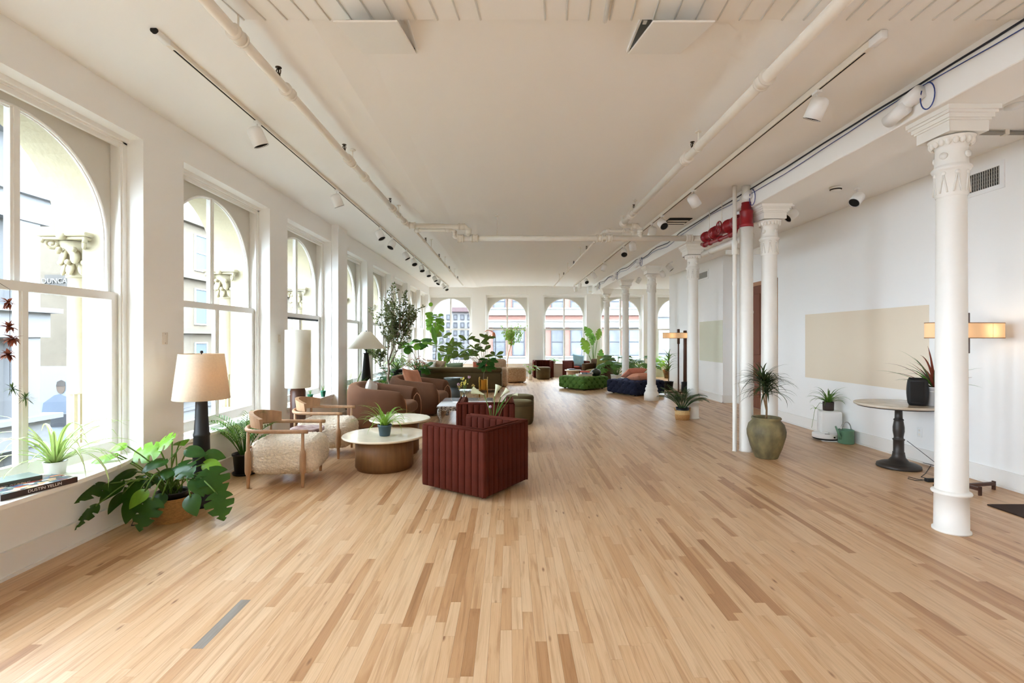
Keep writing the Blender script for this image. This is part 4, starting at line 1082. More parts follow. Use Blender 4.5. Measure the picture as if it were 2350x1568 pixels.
for sx in (-1, 1):
    for y, sy in ((-0.41, -1), (0.56, 1)):
        pts = [(sx*0.41, y, 0.30), (sx*0.435, y+sy*0.02, 0.24), (sx*0.44, y+sy*0.025, 0.17), (sx*0.42, y+sy*0.01, 0.09), (sx*0.415, y, 0.04), (sx*0.43, y+sy*0.015, 0.0)]
        MB().tube(pts, [0.045, 0.04, 0.034, 0.026, 0.022, 0.028], 8).build('leg', M_inlay, t)

# ---- brown velvet curved loungers ------------------------------------------------------------
def make_lounger(label):
    t = thing('curved_armchair', label, 'armchair', group='brown velvet curved armchairs')
    a, b, nn = 0.56, 0.53, 2.7
    secs = []; pip = []; N_ = 30
    def foot(phi, k=1.0):
        c, s = math.cos(phi), math.sin(phi)
        nn = 2.7 if c < 0 else 2.7 + 2.6*min(1, c*1.6)
        return Vector((a*k*math.copysign(abs(c)**(2/nn), c), b*k*math.copysign(abs(s)**(2/nn), s), 0))
    for i in range(N_+1):
        phi = math.radians(31) + (2*PI - math.radians(62))*i/N_
        p = foot(phi); q = foot(phi+0.02); tn = (q-p).normalized(); inn = Vector((-tn.y, tn.x, 0))
        bk = (1-math.cos(phi))/2
        h = 0.60 + 0.15*bk**1.2; th = 0.16 + 0.04*bk
        e = min(i, N_-i)
        if e == 0: h *= 0.86; th *= 0.75
        elif e == 1: h *= 0.965; th *= 0.93
        row = []
        for d, z in ((0.03, 0.03), (0.0, 0.06), (-0.015, 0.25), (-0.01, h-0.13), (0.015, h-0.045), (0.05, h-0.008), (th*0.5, h), (th-0.05, h-0.012), (th-0.012, h-0.06), (th, h-0.14), (th-0.01, 0.1), (th-0.02, 0.03)):
            row.append(p + inn*d + Vector((0, 0, z)))
        secs.append(row)
        pip.append(p + inn*(th-0.012) + Vector((0, 0, h-0.052)))
    MB().loft(secs).build('shell', M_brownvelvet, t)
    for k in (0, N_):
        r_ = [Vector(v) for v in secs[k]]
        off = (r_[6]-r_[1]).cross(Vector((0,0,1)))
        MB().tube([v for v in r_[1:11]], 0.008, 6).build('piping', mat('piping_velvet', S(176,124,92), 0.7), t)
    s = MB(); cushion(s, (0.06, 0, 0.31), 0.44, 0.37, 0.11, 0.09, n=10, bulge=0.04); s.build('seat', M_brownvelvet, t)
    MB().rbox(-0.40, 0.46, -0.36, 0.36, 0.03, 0.24, 0.05, 3).build('seat_base', M_brownvelvet, t)
    MB().rbox(-0.3, 0.3, -0.3, 0.3, 0.0, 0.04, 0.01, 1).build('plinth', M_black, t)
    return t
bl = make_lounger('brown velvet curved armchair with a white pillow, behind the stone tables'); bl.location = (-2.17, 8.42, 0); bl.rotation_euler = (0, 0, -0.10)
dup(bl, (-1.83, 9.95, 0), -0.16, 'brown velvet curved armchair holding a peach pillow, before the olive sofa')
pillow('white pillow on the nearer brown curved armchair', (-2.40, 8.46, 0.60), (0.1, 0.35, 1.45), 0.34, 0.34, 0.14, M_whitefab)
pillow('peach velvet pillow propped in the farther brown armchair', (-1.96, 9.98, 0.63), (-0.40, 0.12, 1.2), 0.58, 0.54, 0.17, M_peach)

# ---- olive sofa seen from behind ----------------------------------------------------------------
t = thing('olive_sofa', 'long olive velvet sofa seen from behind', 'sofa', (-1.38, 13.45, 0))
MB().rbox(-1.17, 1.17, 0.0, 0.22, 0.10, 0.56, 0.05, 3).build('back', M_olivevelvet, t)
MB().rbox(-1.18, 1.18, -0.02, 0.25, 0.555, 0.70, 0.065, 4).build('back_roll', M_olivevelvet, t)
for s in (-1, 1): MB().rbox(min(s*1.17, s*0.95), max(s*1.17, s*0.95), 0.15, 0.95, 0.10, 0.60, 0.06, 3).build('arm', M_olivevelvet, t)
MB().rbox(-0.95, 0.95, 0.2, 0.93, 0.10, 0.28, 0.03, 2).build('seat_base', M_olivevelvet, t)
for x in (-0.475, 0.475):
    s = MB(); cushion(s, (x, 0.56, 0.36), 0.47, 0.38, 0.09, 0.06, n=8, bulge=0.03); s.build('seat_cushion', M_olivevelvet, t)
for x in (-1.08, 1.08):
    for y in (0.08, 0.86): MB().lathe([(0.016, 0), (0.026, 0.11)], 10, (x, y, 0)).build('leg', M_darkwood, t)
pillow('speckled fluffy pillow on the sofa back, over its left end', (-2.10, 13.90, 0.70), (0.5, 0.1, 0.2), 0.55, 0.42, 0.18, M_speckle)
pillow('sage green pillow lying along the olive sofa', (-1.55, 13.95, 0.64), (0.6, -0.05, 0.0), 0.50, 0.40, 0.16, mat('sage_fabric', S(120,134,104), 0.9))
pillow('cream pillow at the left corner of the olive sofa', (-2.27, 13.75, 0.70), (0.35, 0, 0.1), 0.42, 0.34, 0.14, M_whitefab)
pillow('rust pillow on the olive sofa beside the terracotta pot', (-0.86, 13.95, 0.66), (0.4, 0.1, 0.1), 0.40, 0.36, 0.15, mat('rust_fabric', S(168,84,58), 0.9))

# speckled lounge chair and ottoman
t = thing('speckled_armchair', 'speckled boucle armchair showing above the right end of the olive sofa', 'armchair', (-0.56, 15.5, 0))
s = MB(); cushion(s, (0, 0.32, 0.42), 0.46, 0.14, 0.42, 0.12, n=12, amp=0.008, freq=40); s.build('backrest', M_speckle, t)
for x in (-0.38, 0.38):
    s = MB(); cushion(s, (x, -0.05, 0.29), 0.12, 0.42, 0.29, 0.10, n=10, amp=0.008, freq=40); s.build('arm', M_speckle, t)
s = MB(); cushion(s, (0, -0.08, 0.27), 0.28, 0.38, 0.17, 0.08, n=10, amp=0.008, freq=40); s.build('seat', M_speckle, t)
t = thing('speckled_ottoman', 'speckled boucle cube ottoman standing alone beside the olive sofa', 'ottoman', (0.14, 16.75, 0), 0.35)
s = MB(); cushion(s, (0, 0, 0.27), 0.36, 0.34, 0.25, 0.10, n=22, amp=0.010, freq=40); s.build('cushion', M_speckle, t)
MB().tube([(-0.352, -0.33, 0.14), (0.352, -0.33, 0.14)], 0.006, 6).build('seam', M_speckle, t)
for x in (-0.25, 0.25):
    for y in (-0.24, 0.24): MB().lathe([(0.02, 0), (0.025, 0.04)], 10, (x, y, 0)).build('foot', M_black, t)

# olive poufs
def pouf(label, loc, r_, h, m):
    t = thing('round_pouf', label, 'pouf', loc, group='round velvet poufs')
    MB().lathe([(r_*0.86, 0.0), (r_*0.90, 0.012), (r_*0.97, 0.05), (r_, 0.12), (r_, h-0.09), (r_*0.985, h-0.065)], 36).build('side', m, t)
    MB().lathe([(r_*0.985, h-0.065), (r_*1.0, h-0.05), (r_*0.97, h-0.02), (r_*0.85, h-0.004), (r_*0.4, h+0.004), (0.0, h+0.006)], 36).build('top_cushion', m, t)
    MB().tube([(r_*math.cos(2*PI*i/36), r_*math.sin(2*PI*i/36), h-0.06) for i in range(37)], 0.006, 6).build('piping', m, t)
    return t
pouf('round olive velvet pouf beside the second rust chair', (0.165, 8.62, 0), 0.265, 0.41, M_olivevelvet)
pouf('round olive velvet pouf just behind the other olive pouf', (0.20, 9.28, 0), 0.265, 0.43, M_olivevelvet)
pouf('round olive velvet pouf in front of the lone rust chair', (1.245, 17.98, 0), 0.26, 0.45, M_olivevelvet)

# ---- tufted ottomans and armchair ----------------------------------------------------------------
def tufted(label, loc, rz, half, h, m, name='tufted_ottoman'):
    t = thing(name, label, 'ottoman', loc, rz, 'velvet tufted ottomans')
    A = 0.115
    def fn(c, q):
        ax = max(range(3), key=lambda i: abs(c[i]))
        if ax == 2: u, v = q.x/A, q.y/A
        else: u, v = (q.y if ax == 0 else q.x)/A, q.z/0.105
        a, b = (u+v)/2, (u-v)/2                       # diamond lattice of buttons
        da, db = a-round(a), b-round(b)
        pit = math.exp(-(da*da+db*db)/0.035)
        crease = math.exp(-min(da*da, db*db)/0.004)
        return 0.010 - 0.040*pit - 0.010*crease
    s = MB(); cushion(s, (0, 0, h/2+0.02), half, half, h/2-0.02, 0.07, n=84, fn=fn); s.build('tufted_cushion', m, t)
    for x in (-1, 1):
        for y in (-1, 1): MB().lathe([(0.025, 0), (0.03, 0.06)], 10, (x*(half-0.14), y*(half-0.14), 0)).build('foot', M_darkwood, t)
    return t
tufted('square green velvet tufted ottoman with books on top', (2.22, 14.62, 0), math.radians(38), 0.53, 0.38, M_greenvelvet)
tufted('square navy velvet tufted ottoman under pink pillows', (3.42, 13.25, 0), math.radians(30), 0.55, 0.38, M_navyvelvet)
pillow('pink pillow lying flat on the navy ottoman, lower one', (3.52, 13.05, 0.47), (1.42, 0.05, 0.5), 0.62, 0.46, 0.20, M_pinkfab, 'pink pillows on the navy ottoman')
pillow('pink pillow leaning behind the other on the navy ottoman', (3.42, 13.42, 0.55), (1.05, 0.0, 0.35), 0.60, 0.46, 0.18, mat('pink_pattern', S(206,130,104), 0.9, var=0.16, vscale=60), 'pink pillows on the navy ottoman')
t = thing('tufted_armchair', 'brown olive tufted armchair with a green pillow, behind the monstera', 'armchair', (3.02, 16.45, 0), -0.62)
M_brownolive = mat('brown_olive_velvet', S(82,56,30), 0.8, var=0.12, sheen=0.5, sheen_col=S(180,130,90))
MB().rbox(-0.45, 0.45, 0.27, 0.43, 0.12, 0.80, 0.06, 3).build('backrest', M_brownolive, t)
for s_ in (-1, 1): MB().rbox(min(s_*0.45, s_*0.31), max(s_*0.45, s_*0.31), -0.42, 0.35, 0.12, 0.66, 0.05, 3).build('arm', M_brownolive, t)
MB().rbox(-0.31, 0.31, -0.42, 0.3, 0.12, 0.30, 0.03, 2).build('seat_base', M_brownolive, t)
s = MB(); cushion(s, (0, -0.07, 0.38), 0.31, 0.35, 0.09, 0.06, n=8, bulge=0.03); s.build('seat', mat('tan_velvet', S(164,140,92), 0.8, sheen=0.4), t)
for x in (-0.38, 0.38):
    for y in (-0.36, 0.36): MB().lathe([(0.018, 0), (0.026, 0.12)], 10, (x, y, 0)).build('leg', M_darkwood, t)
for x in (-0.2, 0.0, 0.2):
    for z in (0.52, 0.66): MB().ball((x, 0.265, z), 0.018, 0.012, 0.018, 8, 6).build('button', M_brownolive, t)
pillow('green pillow in the brown tufted armchair', (3.16, 16.48, 0.68), (-0.25, 0.0, -0.62), 0.50, 0.50, 0.15, M_greenfab)
pillow('light blue pillow on the far rust chair', (2.60, 18.38, 0.66), (-0.3, 0.15, 0.35), 0.50, 0.48, 0.15, M_bluefab)
t = thing('round_table', 'small round wooden table with a book, behind the green ottoman', 'table', (2.16, 16.6, 0))
MB().lathe([(0.27, 0.40), (0.28, 0.405), (0.28, 0.43), (0.27, 0.435)], 28).build('table_top', M_travertine, t)
MB().lathe([(0.22, 0), (0.22, 0.40)], 28).build('drum_base', M_oak, t)

# teal drum side table
t = thing('drum_side_table', 'dark teal pedestal table with bowl-shaped top in front of the olive sofa', 'table', (-1.42, 12.45, 0))
MB().lathe([(0.17, 0.0), (0.175, 0.01), (0.155, 0.14), (0.13, 0.26)], 28).build('pedestal', mat('grey_blue_glaze', S(82,88,90), 0.4), t)
MB().lathe([(0.10, 0.255), (0.14, 0.27), (0.20, 0.33), (0.24, 0.42), (0.262, 0.49), (0.25, 0.50), (0.0, 0.495)], 28).build('bowl_top', M_teal, t)

# ---- lamps ---------------------------------------------------------------------------------------
M_linen = two_sided_mat('linen_shade', S(232,220,200), 0.4, S(240,212,176), 0.9, var=0.06, vscale=60, stretch=(1, 1, 1))
M_parch = two_sided_mat('white_paper_shade', S(238,234,224), 0.4, S(245,235,215), 0.8)
M_amber = two_sided_mat('pleated_linen_shade', S(236,214,182), 0.55, S(250,212,166), 0.9)
def bulb(parent, loc, power, col=(1.0, 0.78, 0.55), r=0.04):
    d = bpy.data.lights.new('bulb', 'POINT'); d.energy = power; d.color = col; d.shadow_soft_size = r
    o = bpy.data.objects.new('bulb_light', d); COL.objects.link(o); o.parent = parent; o.location = loc
    m = mat('lit_bulb', (1, 0.9, 0.75), 0.3, emit=(1, 0.72, 0.42), estr=4.0)
    return o
t = thing('linen_floor_lamp', 'floor lamp with tapered linen drum shade and black turned base', 'lamp', (-2.775, 4.40, 0))
MB().lathe([(0.225, 0.955), (0.227, 0.957), (0.18, 1.36), (0.178, 1.362), (0.176, 1.36), (0.222, 0.957), (0.225, 0.955)], 40, cap=False).build('shade', M_linen, t)
MB().lathe([(0.125, 0.0), (0.13, 0.012), (0.125, 0.028), (0.085, 0.035), (0.082, 0.06), (0.076, 0.20), (0.079, 0.205), (0.079, 0.225), (0.075, 0.23), (0.064, 0.62), (0.067, 0.625), (0.067, 0.645), (0.062, 0.65), (0.052, 0.80), (0.046, 0.98), (0.02, 1.0), (0.012, 1.05)], 28).build('base', M_black, t)
MB().cyl((0, 0, 1.0), (0, 0, 1.37), 0.005, 8).build('harp', M_bronze, t)
MB().cyl((-0.176, 0, 1.345), (0.176, 0, 1.345), 0.003, 6).cyl((0, -0.176, 1.345), (0, 0.176, 1.345), 0.003, 6).build('spider', M_bronze, t)
MB().ball((0, 0, 1.378), 0.013).build('finial', M_black, t)
bulb(t, (0, 0, 1.14), 0.16)
t = thing('cylinder_floor_lamp', 'floor lamp with tall white cylinder shade on dark wood column', 'lamp', (-2.86, 6.60, 0))
MB().lathe([(0.158, 0.835), (0.165, 0.84), (0.165, 1.615), (0.163, 1.615), (0.16, 0.84)], 40, cap=False).build('shade', M_parch, t)
MB().lathe([(0.098, 0), (0.098, 0.80), (0.09, 0.805), (0.088, 0.83), (0.02, 0.84), (0.02, 1.0)], 32).build('base', M_darkwood, t)
t = thing('cone_floor_lamp', 'floor lamp with wide white cone shade and black conical base', 'lamp', (-2.80, 9.55, 0))
MB().lathe([(0.37, 1.30), (0.372, 1.305), (0.09, 1.63), (0.085, 1.632), (0.08, 1.62), (0.366, 1.302)], 40, cap=False).build('shade', M_parch, t)
MB().lathe([(0.16, 0.0), (0.155, 0.01), (0.045, 1.20), (0.06, 1.205), (0.06, 1.215), (0.012, 1.22), (0.012, 1.60)], 28).build('base', M_black, t)
MB().cyl((-0.08, 0, 1.61), (0.08, 0, 1.61), 0.004, 6).cyl((0, -0.08, 1.61), (0, 0.08, 1.61), 0.004, 6).build('spider', M_bronze, t)
MB().ball((0, 0, 1.645), 0.012).build('finial', M_black, t)

def wide_lamp(label, loc, rz, power):
    t = thing('wide_shade_lamp', label, 'lamp', loc, rz, 'wide-shade wooden floor lamps')
    L, W, z0, z1 = 0.42, 0.10, 1.505, 1.65
    sh = MB()
    def ring(l, w, z):
        pts = []
        for cx, s in ((l-w, 1), (-(l-w), -1)):
            for i in range(9):
                a = -PI/2 + PI*i/8
                pts.append((cx + s*w*math.cos(a), s*w*math.sin(a), z))
        return pts
    sh.loft([ring(L, W, z0), ring(L, W, z1)], cap=False)
    sh.build('shade', M_amber, t)
    for z in (z0, z1): MB().tube(ring(L, W, z) + [ring(L, W, z)[0]], 0.004, 5).build('shade_rim', mat('tan_trim', S(160,120,80), 0.7), t)
    MB().box(0.20, 0.202, -W-0.001, -W+0.001, z0, z1).build('seam', mat('tan_trim', S(160,120,80), 0.7), t)
    MB().rbox(-0.028, 0.028, -0.028, 0.028, z0-0.15, z1+0.10, 0.003, 1).build('socket_block', M_darkwood, t)
    MB().rbox(-0.016, 0.016, -0.016, 0.016, 0.05, z0-0.12, 0.002, 1).build('post', M_darkwood, t)
    for k, rz_ in enumerate((0, PI/2)):
        e_ = 0.36 if k == 0 else 0.14
        f = MB().box(-e_, e_, -0.014, 0.014, 0.045, 0.075).box(-e_, -e_+0.015, -0.014, 0.014, 0.0, 0.085).box(e_-0.015, e_, -0.014, 0.014, 0.0, 0.085)
        f.build('foot', M_darkwood, t, (0, 0, 0.0 if k == 0 else 0.002), (0, 0, rz_))
    for x in (-0.2, 0.2): bulb(t, (x, 0, 1.575), power)
    return t
wide_lamp('wooden floor lamp with long amber shade behind the nearest column', (4.46, 4.78, 0), 0.18, 0.15)
wide_lamp('wooden floor lamp with long amber shade left of the third column', (4.52, 13.05, 0), 0.0, 0.09)
t = thing('post_lamp', 'tall dark wooden post lamp partly hidden by the third column', 'lamp', (4.84, 13.45, 0))
MB().rbox(-0.04, 0.04, -0.04, 0.04, 0.30, 1.72, 0.01, 1).build('post', M_darkwood, t)
MB().lathe([(0.09, 0), (0.10, 0.02), (0.10, 0.30), (0.05, 0.31)], 16).build('base', M_black, t)
t = thing('copper_lamp', 'thin copper reading lamp beside the weeping fig', 'lamp', (-0.46, 16.2, 0))
M_copper = mat('copper', S(200,130,96), 0.3, metal=0.8)
MB().cyl((0, 0, 0.02), (0, 0, 1.55), 0.010, 8).build('pole', M_black, t)
MB().lathe([(0.14, 0), (0.14, 0.02), (0.02, 0.025)], 20).build('base', M_black, t)
MB().tube([(0, 0, 1.55), (-0.05, 0, 1.68), (-0.13, 0, 1.74), (-0.25, 0, 1.78), (-0.36, 0, 1.72)], 0.012, 8).build('arm', M_copper, t)
MB().lathe([(0.02, 0.06), (0.05, 0.03), (0.07, -0.06)], 14, (-0.06, 0, 1.64), cap=False).build('head', M_copper, t)

# ---- round pedestal table ------------------------------------------------------------------------
t = thing('pedestal_table', 'round marble table on a turned dark iron pedestal', 'table', (4.53, 5.68, 0))
MB().lathe([(0.415, 0.715), (0.43, 0.722), (0.433, 0.74), (0.425, 0.745)], 48).build('table_top', M_greymarble, t)
MB().lathe([(0.40, 0.705), (0.40, 0.715)], 40).build('under_plate', M_black, t)
MB().lathe([(0.21, 0.0), (0.215, 0.01), (0.21, 0.035), (0.17, 0.055), (0.10, 0.075), (0.066, 0.12), (0.058, 0.17), (0.060, 0.175), (0.052, 0.185), (0.052, 0.315), (0.058, 0.32), (0.060, 0.33), (0.046, 0.34),
            (0.046, 0.36), (0.056, 0.42), (0.056, 0.47), (0.046, 0.535), (0.044, 0.545), (0.050, 0.55), (0.048, 0.56), (0.038, 0.57), (0.036, 0.70), (0.09, 0.706)], 32).build('pedestal', M_bronze, t)

# floor mat at the picture edge
tag(MB().rbox(4.29, XR-0.03, 3.2, 4.386, 0.0, 0.012, 0.003, 1, False).build('floor_mat', mat('dark_mat', S(54,38,30), 0.95, bump=0.4, bscale=200)), 'dark brown floor mat at the right edge near the wall', 'mat')
# ================================================================== plants and small things
def at(px, py, Y): return Vector(((px-1169.0)*Y/FPX, Y, 1.5-(py-777.0)*Y/FPX))
LEAF = {}
def leaf_mesh(kind, m):
    """a unit leaf: stalk end at the origin, tip at +Y, upper side +Z"""
    key = (kind, m.name)
    if key in LEAF: return LEAF[key]
    prm = {'monstera': (1.0, 1, 32), 'heart': (0.80, 0, 14), 'paddle': (0.50, 0, 14), 'round': (0.95, 0, 12), 'oval': (0.42, 0, 12), 'lance': (0.16, 0, 10), 'banana': (0.40, 2, 26)}[kind]
    W, notch, n = prm; mb = MB(); rows = []
    for i in range(n+1):
        t = i/n
        if kind in ('monstera', 'heart'): hw = W/2*(math.sin(PI*min(1, t**0.62))**0.85 if 0 < t < 1 else 0.0) + (0.04 if t == 0 else 0)
        elif kind == 'paddle': hw = W/2*math.sin(PI*t**1.7)**0.8 if 0 < t < 1 else 0.01
        elif kind == 'round': hw = W/2*math.sqrt(max(0, 1-(2*t-1)**2)) + 0.01
        else: hw = W/2*math.sin(PI*t)**0.75 if 0 < t < 1 else 0.004
        row = []
        for s in (-1, -0.62, -0.3, 0, 0.3, 0.62, 1):
            w = hw
            back = 0.0
            if abs(s) > 0.5:
                if notch == 1 and 0.12 < t < 0.92:
                    ph = (t*3.6 + (0.35 if s > 0 else 0)) % 1
                    if ph < 0.22: w = hw*(0.46 if abs(s) == 1 else 0.72)
                if notch == 2 and 0.1 < t < 0.95:
                    ph = (t*7 + (0.4 if s > 0 else 0)) % 1
                    if ph < 0.16: w = hw*(0.45 if abs(s) == 1 else 0.7)
                if kind in ('monstera', 'heart'): back = -0.16*abs(s)*(1-t)**2
            x = s*w
            z = -0.22*t*t + 0.10*abs(x) - 0.35*x*x + 0.012*math.sin(9*t+4*s)
            row.append((x, t + back + (0.05*abs(s)*(1-t) if notch else 0), z))
        rows.append(row)
    mb.strip(rows)
    LEAF[key] = mb.mesh('leaf', m)
    return LEAF[key]
def put_leaf(parent, me, base, d, nrm, L, Wk=1.0, name='leaf'):
    d = Vector(d).normalized(); nrm = Vector(nrm); x = d.cross(nrm)
    if x.length < 1e-4: x = d.cross(Vector((1, 0.2, 0)))
    x.normalize(); z = x.cross(d).normalized()
    M4 = Matrix((x*L*Wk, d*L, z*L)).transposed().to_4x4(); M4.translation = Vector(base)
    o = link(name, me, parent); o.matrix_local = M4
    return o
def arc_pts(a, b, lift, n=7):
    a, b = Vector(a), Vector(b); return [a.lerp(b, i/n) + Vector((0, 0, lift*math.sin(PI*(i/n)**0.8))) for i in range(n+1)]
def pot(t, prof, m, soil_r=None, soil_z=None, name='pot', seg=28):
    MB().lathe(prof, seg, cap=False).build(name, m, t)
    if soil_r: MB().lathe([(soil_r, soil_z-0.01), (soil_r, soil_z), (0, soil_z+0.008)], 20).build('soil', M_soil, t)
def blade_mesh(pts, w, m, name='leaf', tip=0.1, side=None):
    """a strap leaf along pts, creased down the middle"""
    pts = [Vector(p) for p in pts]; n = len(pts)-1; rows = []
    for i, p in enumerate(pts):
        t = (pts[min(i+1, n)]-pts[max(i-1, 0)]).normalized()
        sd = side or t.cross(Vector((0, 0, 1)))
        if sd.length < 1e-3: sd = Vector((1, 0.3, 0))
        sd = sd.normalized(); up = sd.cross(t).normalized()
        k = i/n; ww = w/2*min(1.0, 0.45+k*4)*max(tip*0.3, (1-k**2.2))
        rows.append([p - sd*ww + up*ww*0.35, p, p + sd*ww + up*ww*0.35])
    return MB().strip(rows)
def arc_blade(base, az, L, w, rise, droop, n=8):
    """points of a leaf leaving base at heading az, rising then drooping"""
    pts = []; p = Vector(base); ang = rise
    for i in range(n+1):
        pts.append(p.copy()); st = L/n
        p = p + Vector((math.cos(az)*math.cos(ang), math.sin(az)*math.cos(ang), math.sin(ang)))*st
        ang -= droop/n*(0.5+1.0*i/n)
    return pts
def spider_plant(t, base, n, L, w, m, seed, m2=None):
    rnd = random.Random(seed)
    for i in range(n):
        az = 2*PI*i/n*2.4 + rnd.uniform(-0.3, 0.3); r = rnd.uniform(0.5, 1.42)
        pts = arc_blade((base[0]+0.02*math.cos(az), base[1]+0.02*math.sin(az), base[2]), az, L*rnd.uniform(0.65, 1.1), w, r, rnd.uniform(1.3, 2.9))
        mb = blade_mesh(pts, w*rnd.uniform(0.8, 1.2), m)
        o = mb.build('leaf', m, t)
        if m2:
            q = [Vector(p)+Vector((0, 0, 0.0025)) for p in pts]
            blade_mesh(q, w*0.34, m2).build('leaf_stripe', m2, o)
def palm_plant(t, base, n, L, m, seed, leaflets=11, spread=0.9, lw=0.02, ll=0.16, stem_m=None, rise=(0.9, 1.45)):
    rnd = random.Random(seed)
    st = MB()
    for i in range(n):
        az = 2*PI*i/n + rnd.uniform(-0.3, 0.3)
        pts = arc_blade((base[0]+0.03*math.cos(az), base[1]+0.03*math.sin(az), base[2]), az, L*rnd.uniform(0.75, 1.1), 0.01, rnd.uniform(*rise), rnd.uniform(0.7, 1.6)*spread, 12)
        fr = MB(); fr.tube(pts, [0.006*(1-0.8*k/12)+0.001 for k in range(13)], 5)
        for k in range(leaflets):
            f = 0.35 + 0.65*k/(leaflets-1); idx = f*12; i0 = min(11, int(idx)); p = pts[i0].lerp(pts[i0+1], idx-i0)
            tg = (pts[i0+1]-pts[i0]).normalized(); sd = tg.cross(Vector((0, 0, 1)))
            if sd.length < 1e-3: sd = Vector((math.sin(az), -math.cos(az), 0))
            sd.normalize()
            for s in (-1, 1):
                d = (tg*0.75 + sd*s*0.8 + Vector((0, 0, 0.1))).normalized(); LL = ll*(0.6+0.6*math.sin(PI*(0.15+0.8*k/(leaflets-1))))
                q = [p, p + d*LL*0.5 + Vector((0, 0, 0.01)), p + d*LL + Vector((0, 0, -0.25*LL))]
                fr.f += []; b = blade_mesh(q, lw, m); fr.add(b.v, b.f, True)
        fr.build('frond', m, t)

# ---- monstera in a basket under the first window ---------------------------------------------------
c0 = Vector((-2.80, 4.06, 0))
t = thing('monstera', 'big monstera in a woven basket on the floor under the first window', 'plant', c0)
b = MB(); secs = []; n_ = 40
for k in range(17):
    z = 0.19*k/16; r_ = 0.122 + 0.018*math.sin(PI*(0.25+0.6*k/16)) + (0.004 if k % 2 else 0)
    secs.append([((r_+(0.003 if (i+k) % 2 else 0))*math.cos(2*PI*i/n_), (r_+(0.003 if (i+k) % 2 else 0))*math.sin(2*PI*i/n_), z) for i in range(n_)])
b.loft(secs, cap=False); b.lathe([(0.0, 0.002), (0.122, 0.002)], 24); b.build('basket', M_basket, t)
pot(t, [(0.10, 0.03), (0.118, 0.225), (0.124, 0.235), (0.116, 0.235), (0.11, 0.20)], M_blackg, 0.112, 0.20, 'inner_pot')
MT = [(324,1040,4.02,.22,1),(371,1014,4.1,.17,1),(417,1014,4.2,.14,0),(350,1066,3.95,.16,0),(212,1054,3.75,.15,2),(250,1048,3.8,.09,2),(267,1027,3.85,.10,2),
      (206,1127,3.62,.19,0),(190,1186,3.56,.17,0),(249,1127,3.75,.16,0),(261,1155,3.75,.14,0),(304,1124,3.85,.19,0),(295,1173,3.75,.16,0),(313,1146,3.75,.13,2),
      (331,1182,3.72,.20,0),(344,1106,3.95,.15,0),(359,1155,3.85,.13,0),(451,1037,4.1,.14,0),(497,1045,4.2,.13,0),(490,1069,4.1,.14,2),(423,1078,3.98,.19,0),
      (494,1109,3.98,.23,0),(457,1118,3.92,.15,0),(442,1161,3.82,.15,0),(506,1164,3.88,.19,0),(398,1040,4.12,.15,0),(385,1085,3.95,.14,0),(280,1090,3.9,.14,0)]
rnd = random.Random(11); stems = MB()
for (px, py, Y, L, k) in MT:
    c = at(px, py, Y) - c0; c.x = max(c.x, XL+0.0-c0.x)
    top = Vector((rnd.uniform(-0.05, 0.05), rnd.uniform(-0.05, 0.05), 0.21))
    out = Vector((c.x, c.y, 0)); out = out.normalized() if out.length > 0.02 else Vector((0, -1, 0)); L *= 1.12
    dn = 0.2 if c.z > 0.35 else (0.9 if c.z > 0.18 else 1.6)
    d = (out + Vector((rnd.uniform(-0.3, 0.3), -0.25, -dn))).normalized()
    base = c - d*L*0.5
    nrm = Vector((0.25*out.x, -0.75, 0.75)) + Vector((rnd.uniform(-0.3, 0.3), 0, rnd.uniform(-0.2, 0.2)))
    put_leaf(t, leaf_mesh('monstera' if L > 0.185 else 'heart', (M_monst, M_monstl, M_stem if False else M_monst)[0 if k == 0 else (1 if k == 1 else 0)]) if k != 2 else leaf_mesh('heart', M_monstl), base, d, nrm, L)
    stems.tube(arc_pts(top, base, 0.06 if c.z > 0.3 else 0.16), 0.0055, 6)
stems.build('stems', M_stem, t)

# ---- spider plant and books on the ledge -------------------------------------------------------------
t = thing('spider_plant', 'variegated spider plant in a white pot on the first window ledge', 'plant', (-3.20, 3.44, 0.52), group='spider plants')
pot(t, [(0.0, 0.0), (0.052, 0.0), (0.066, 0.11), (0.070, 0.115), (0.062, 0.115), (0.058, 0.09)], M_white, 0.058, 0.10)
spider_plant(t, (0, 0, 0.10), 40, 0.58, 0.026, M_spiderv, 4, mat('cream_stripe', S(226,228,190), 0.6))
def book(name, label, loc, rz, w, d, h, cover, spine, text, tsize, tcol, z=0):
    t = thing(name, label, 'book', loc, rz, 'art books on the ledge')
    MB().box(-w/2+0.004, w/2-0.004, -d/2+0.003, d/2-0.006, 0.003, h-0.003).build('pages', mat('book_pages', S(232,228,218), 0.8), t)
    MB().box(-w/2, w/2, -d/2, d/2, 0, 0.003).box(-w/2, w/2, -d/2, d/2, h-0.003, h).build('covers', cover, t)
    MB().box(-w/2, w/2, -d/2-0.003, -d/2+0.002, 0, h).build('spine', spine, t)
    text_obj('lettering', text, tsize, (0.02, -d/2-0.0035, h/2), (PI/2, 0, 0), tcol, t, 0.0004)
    return t
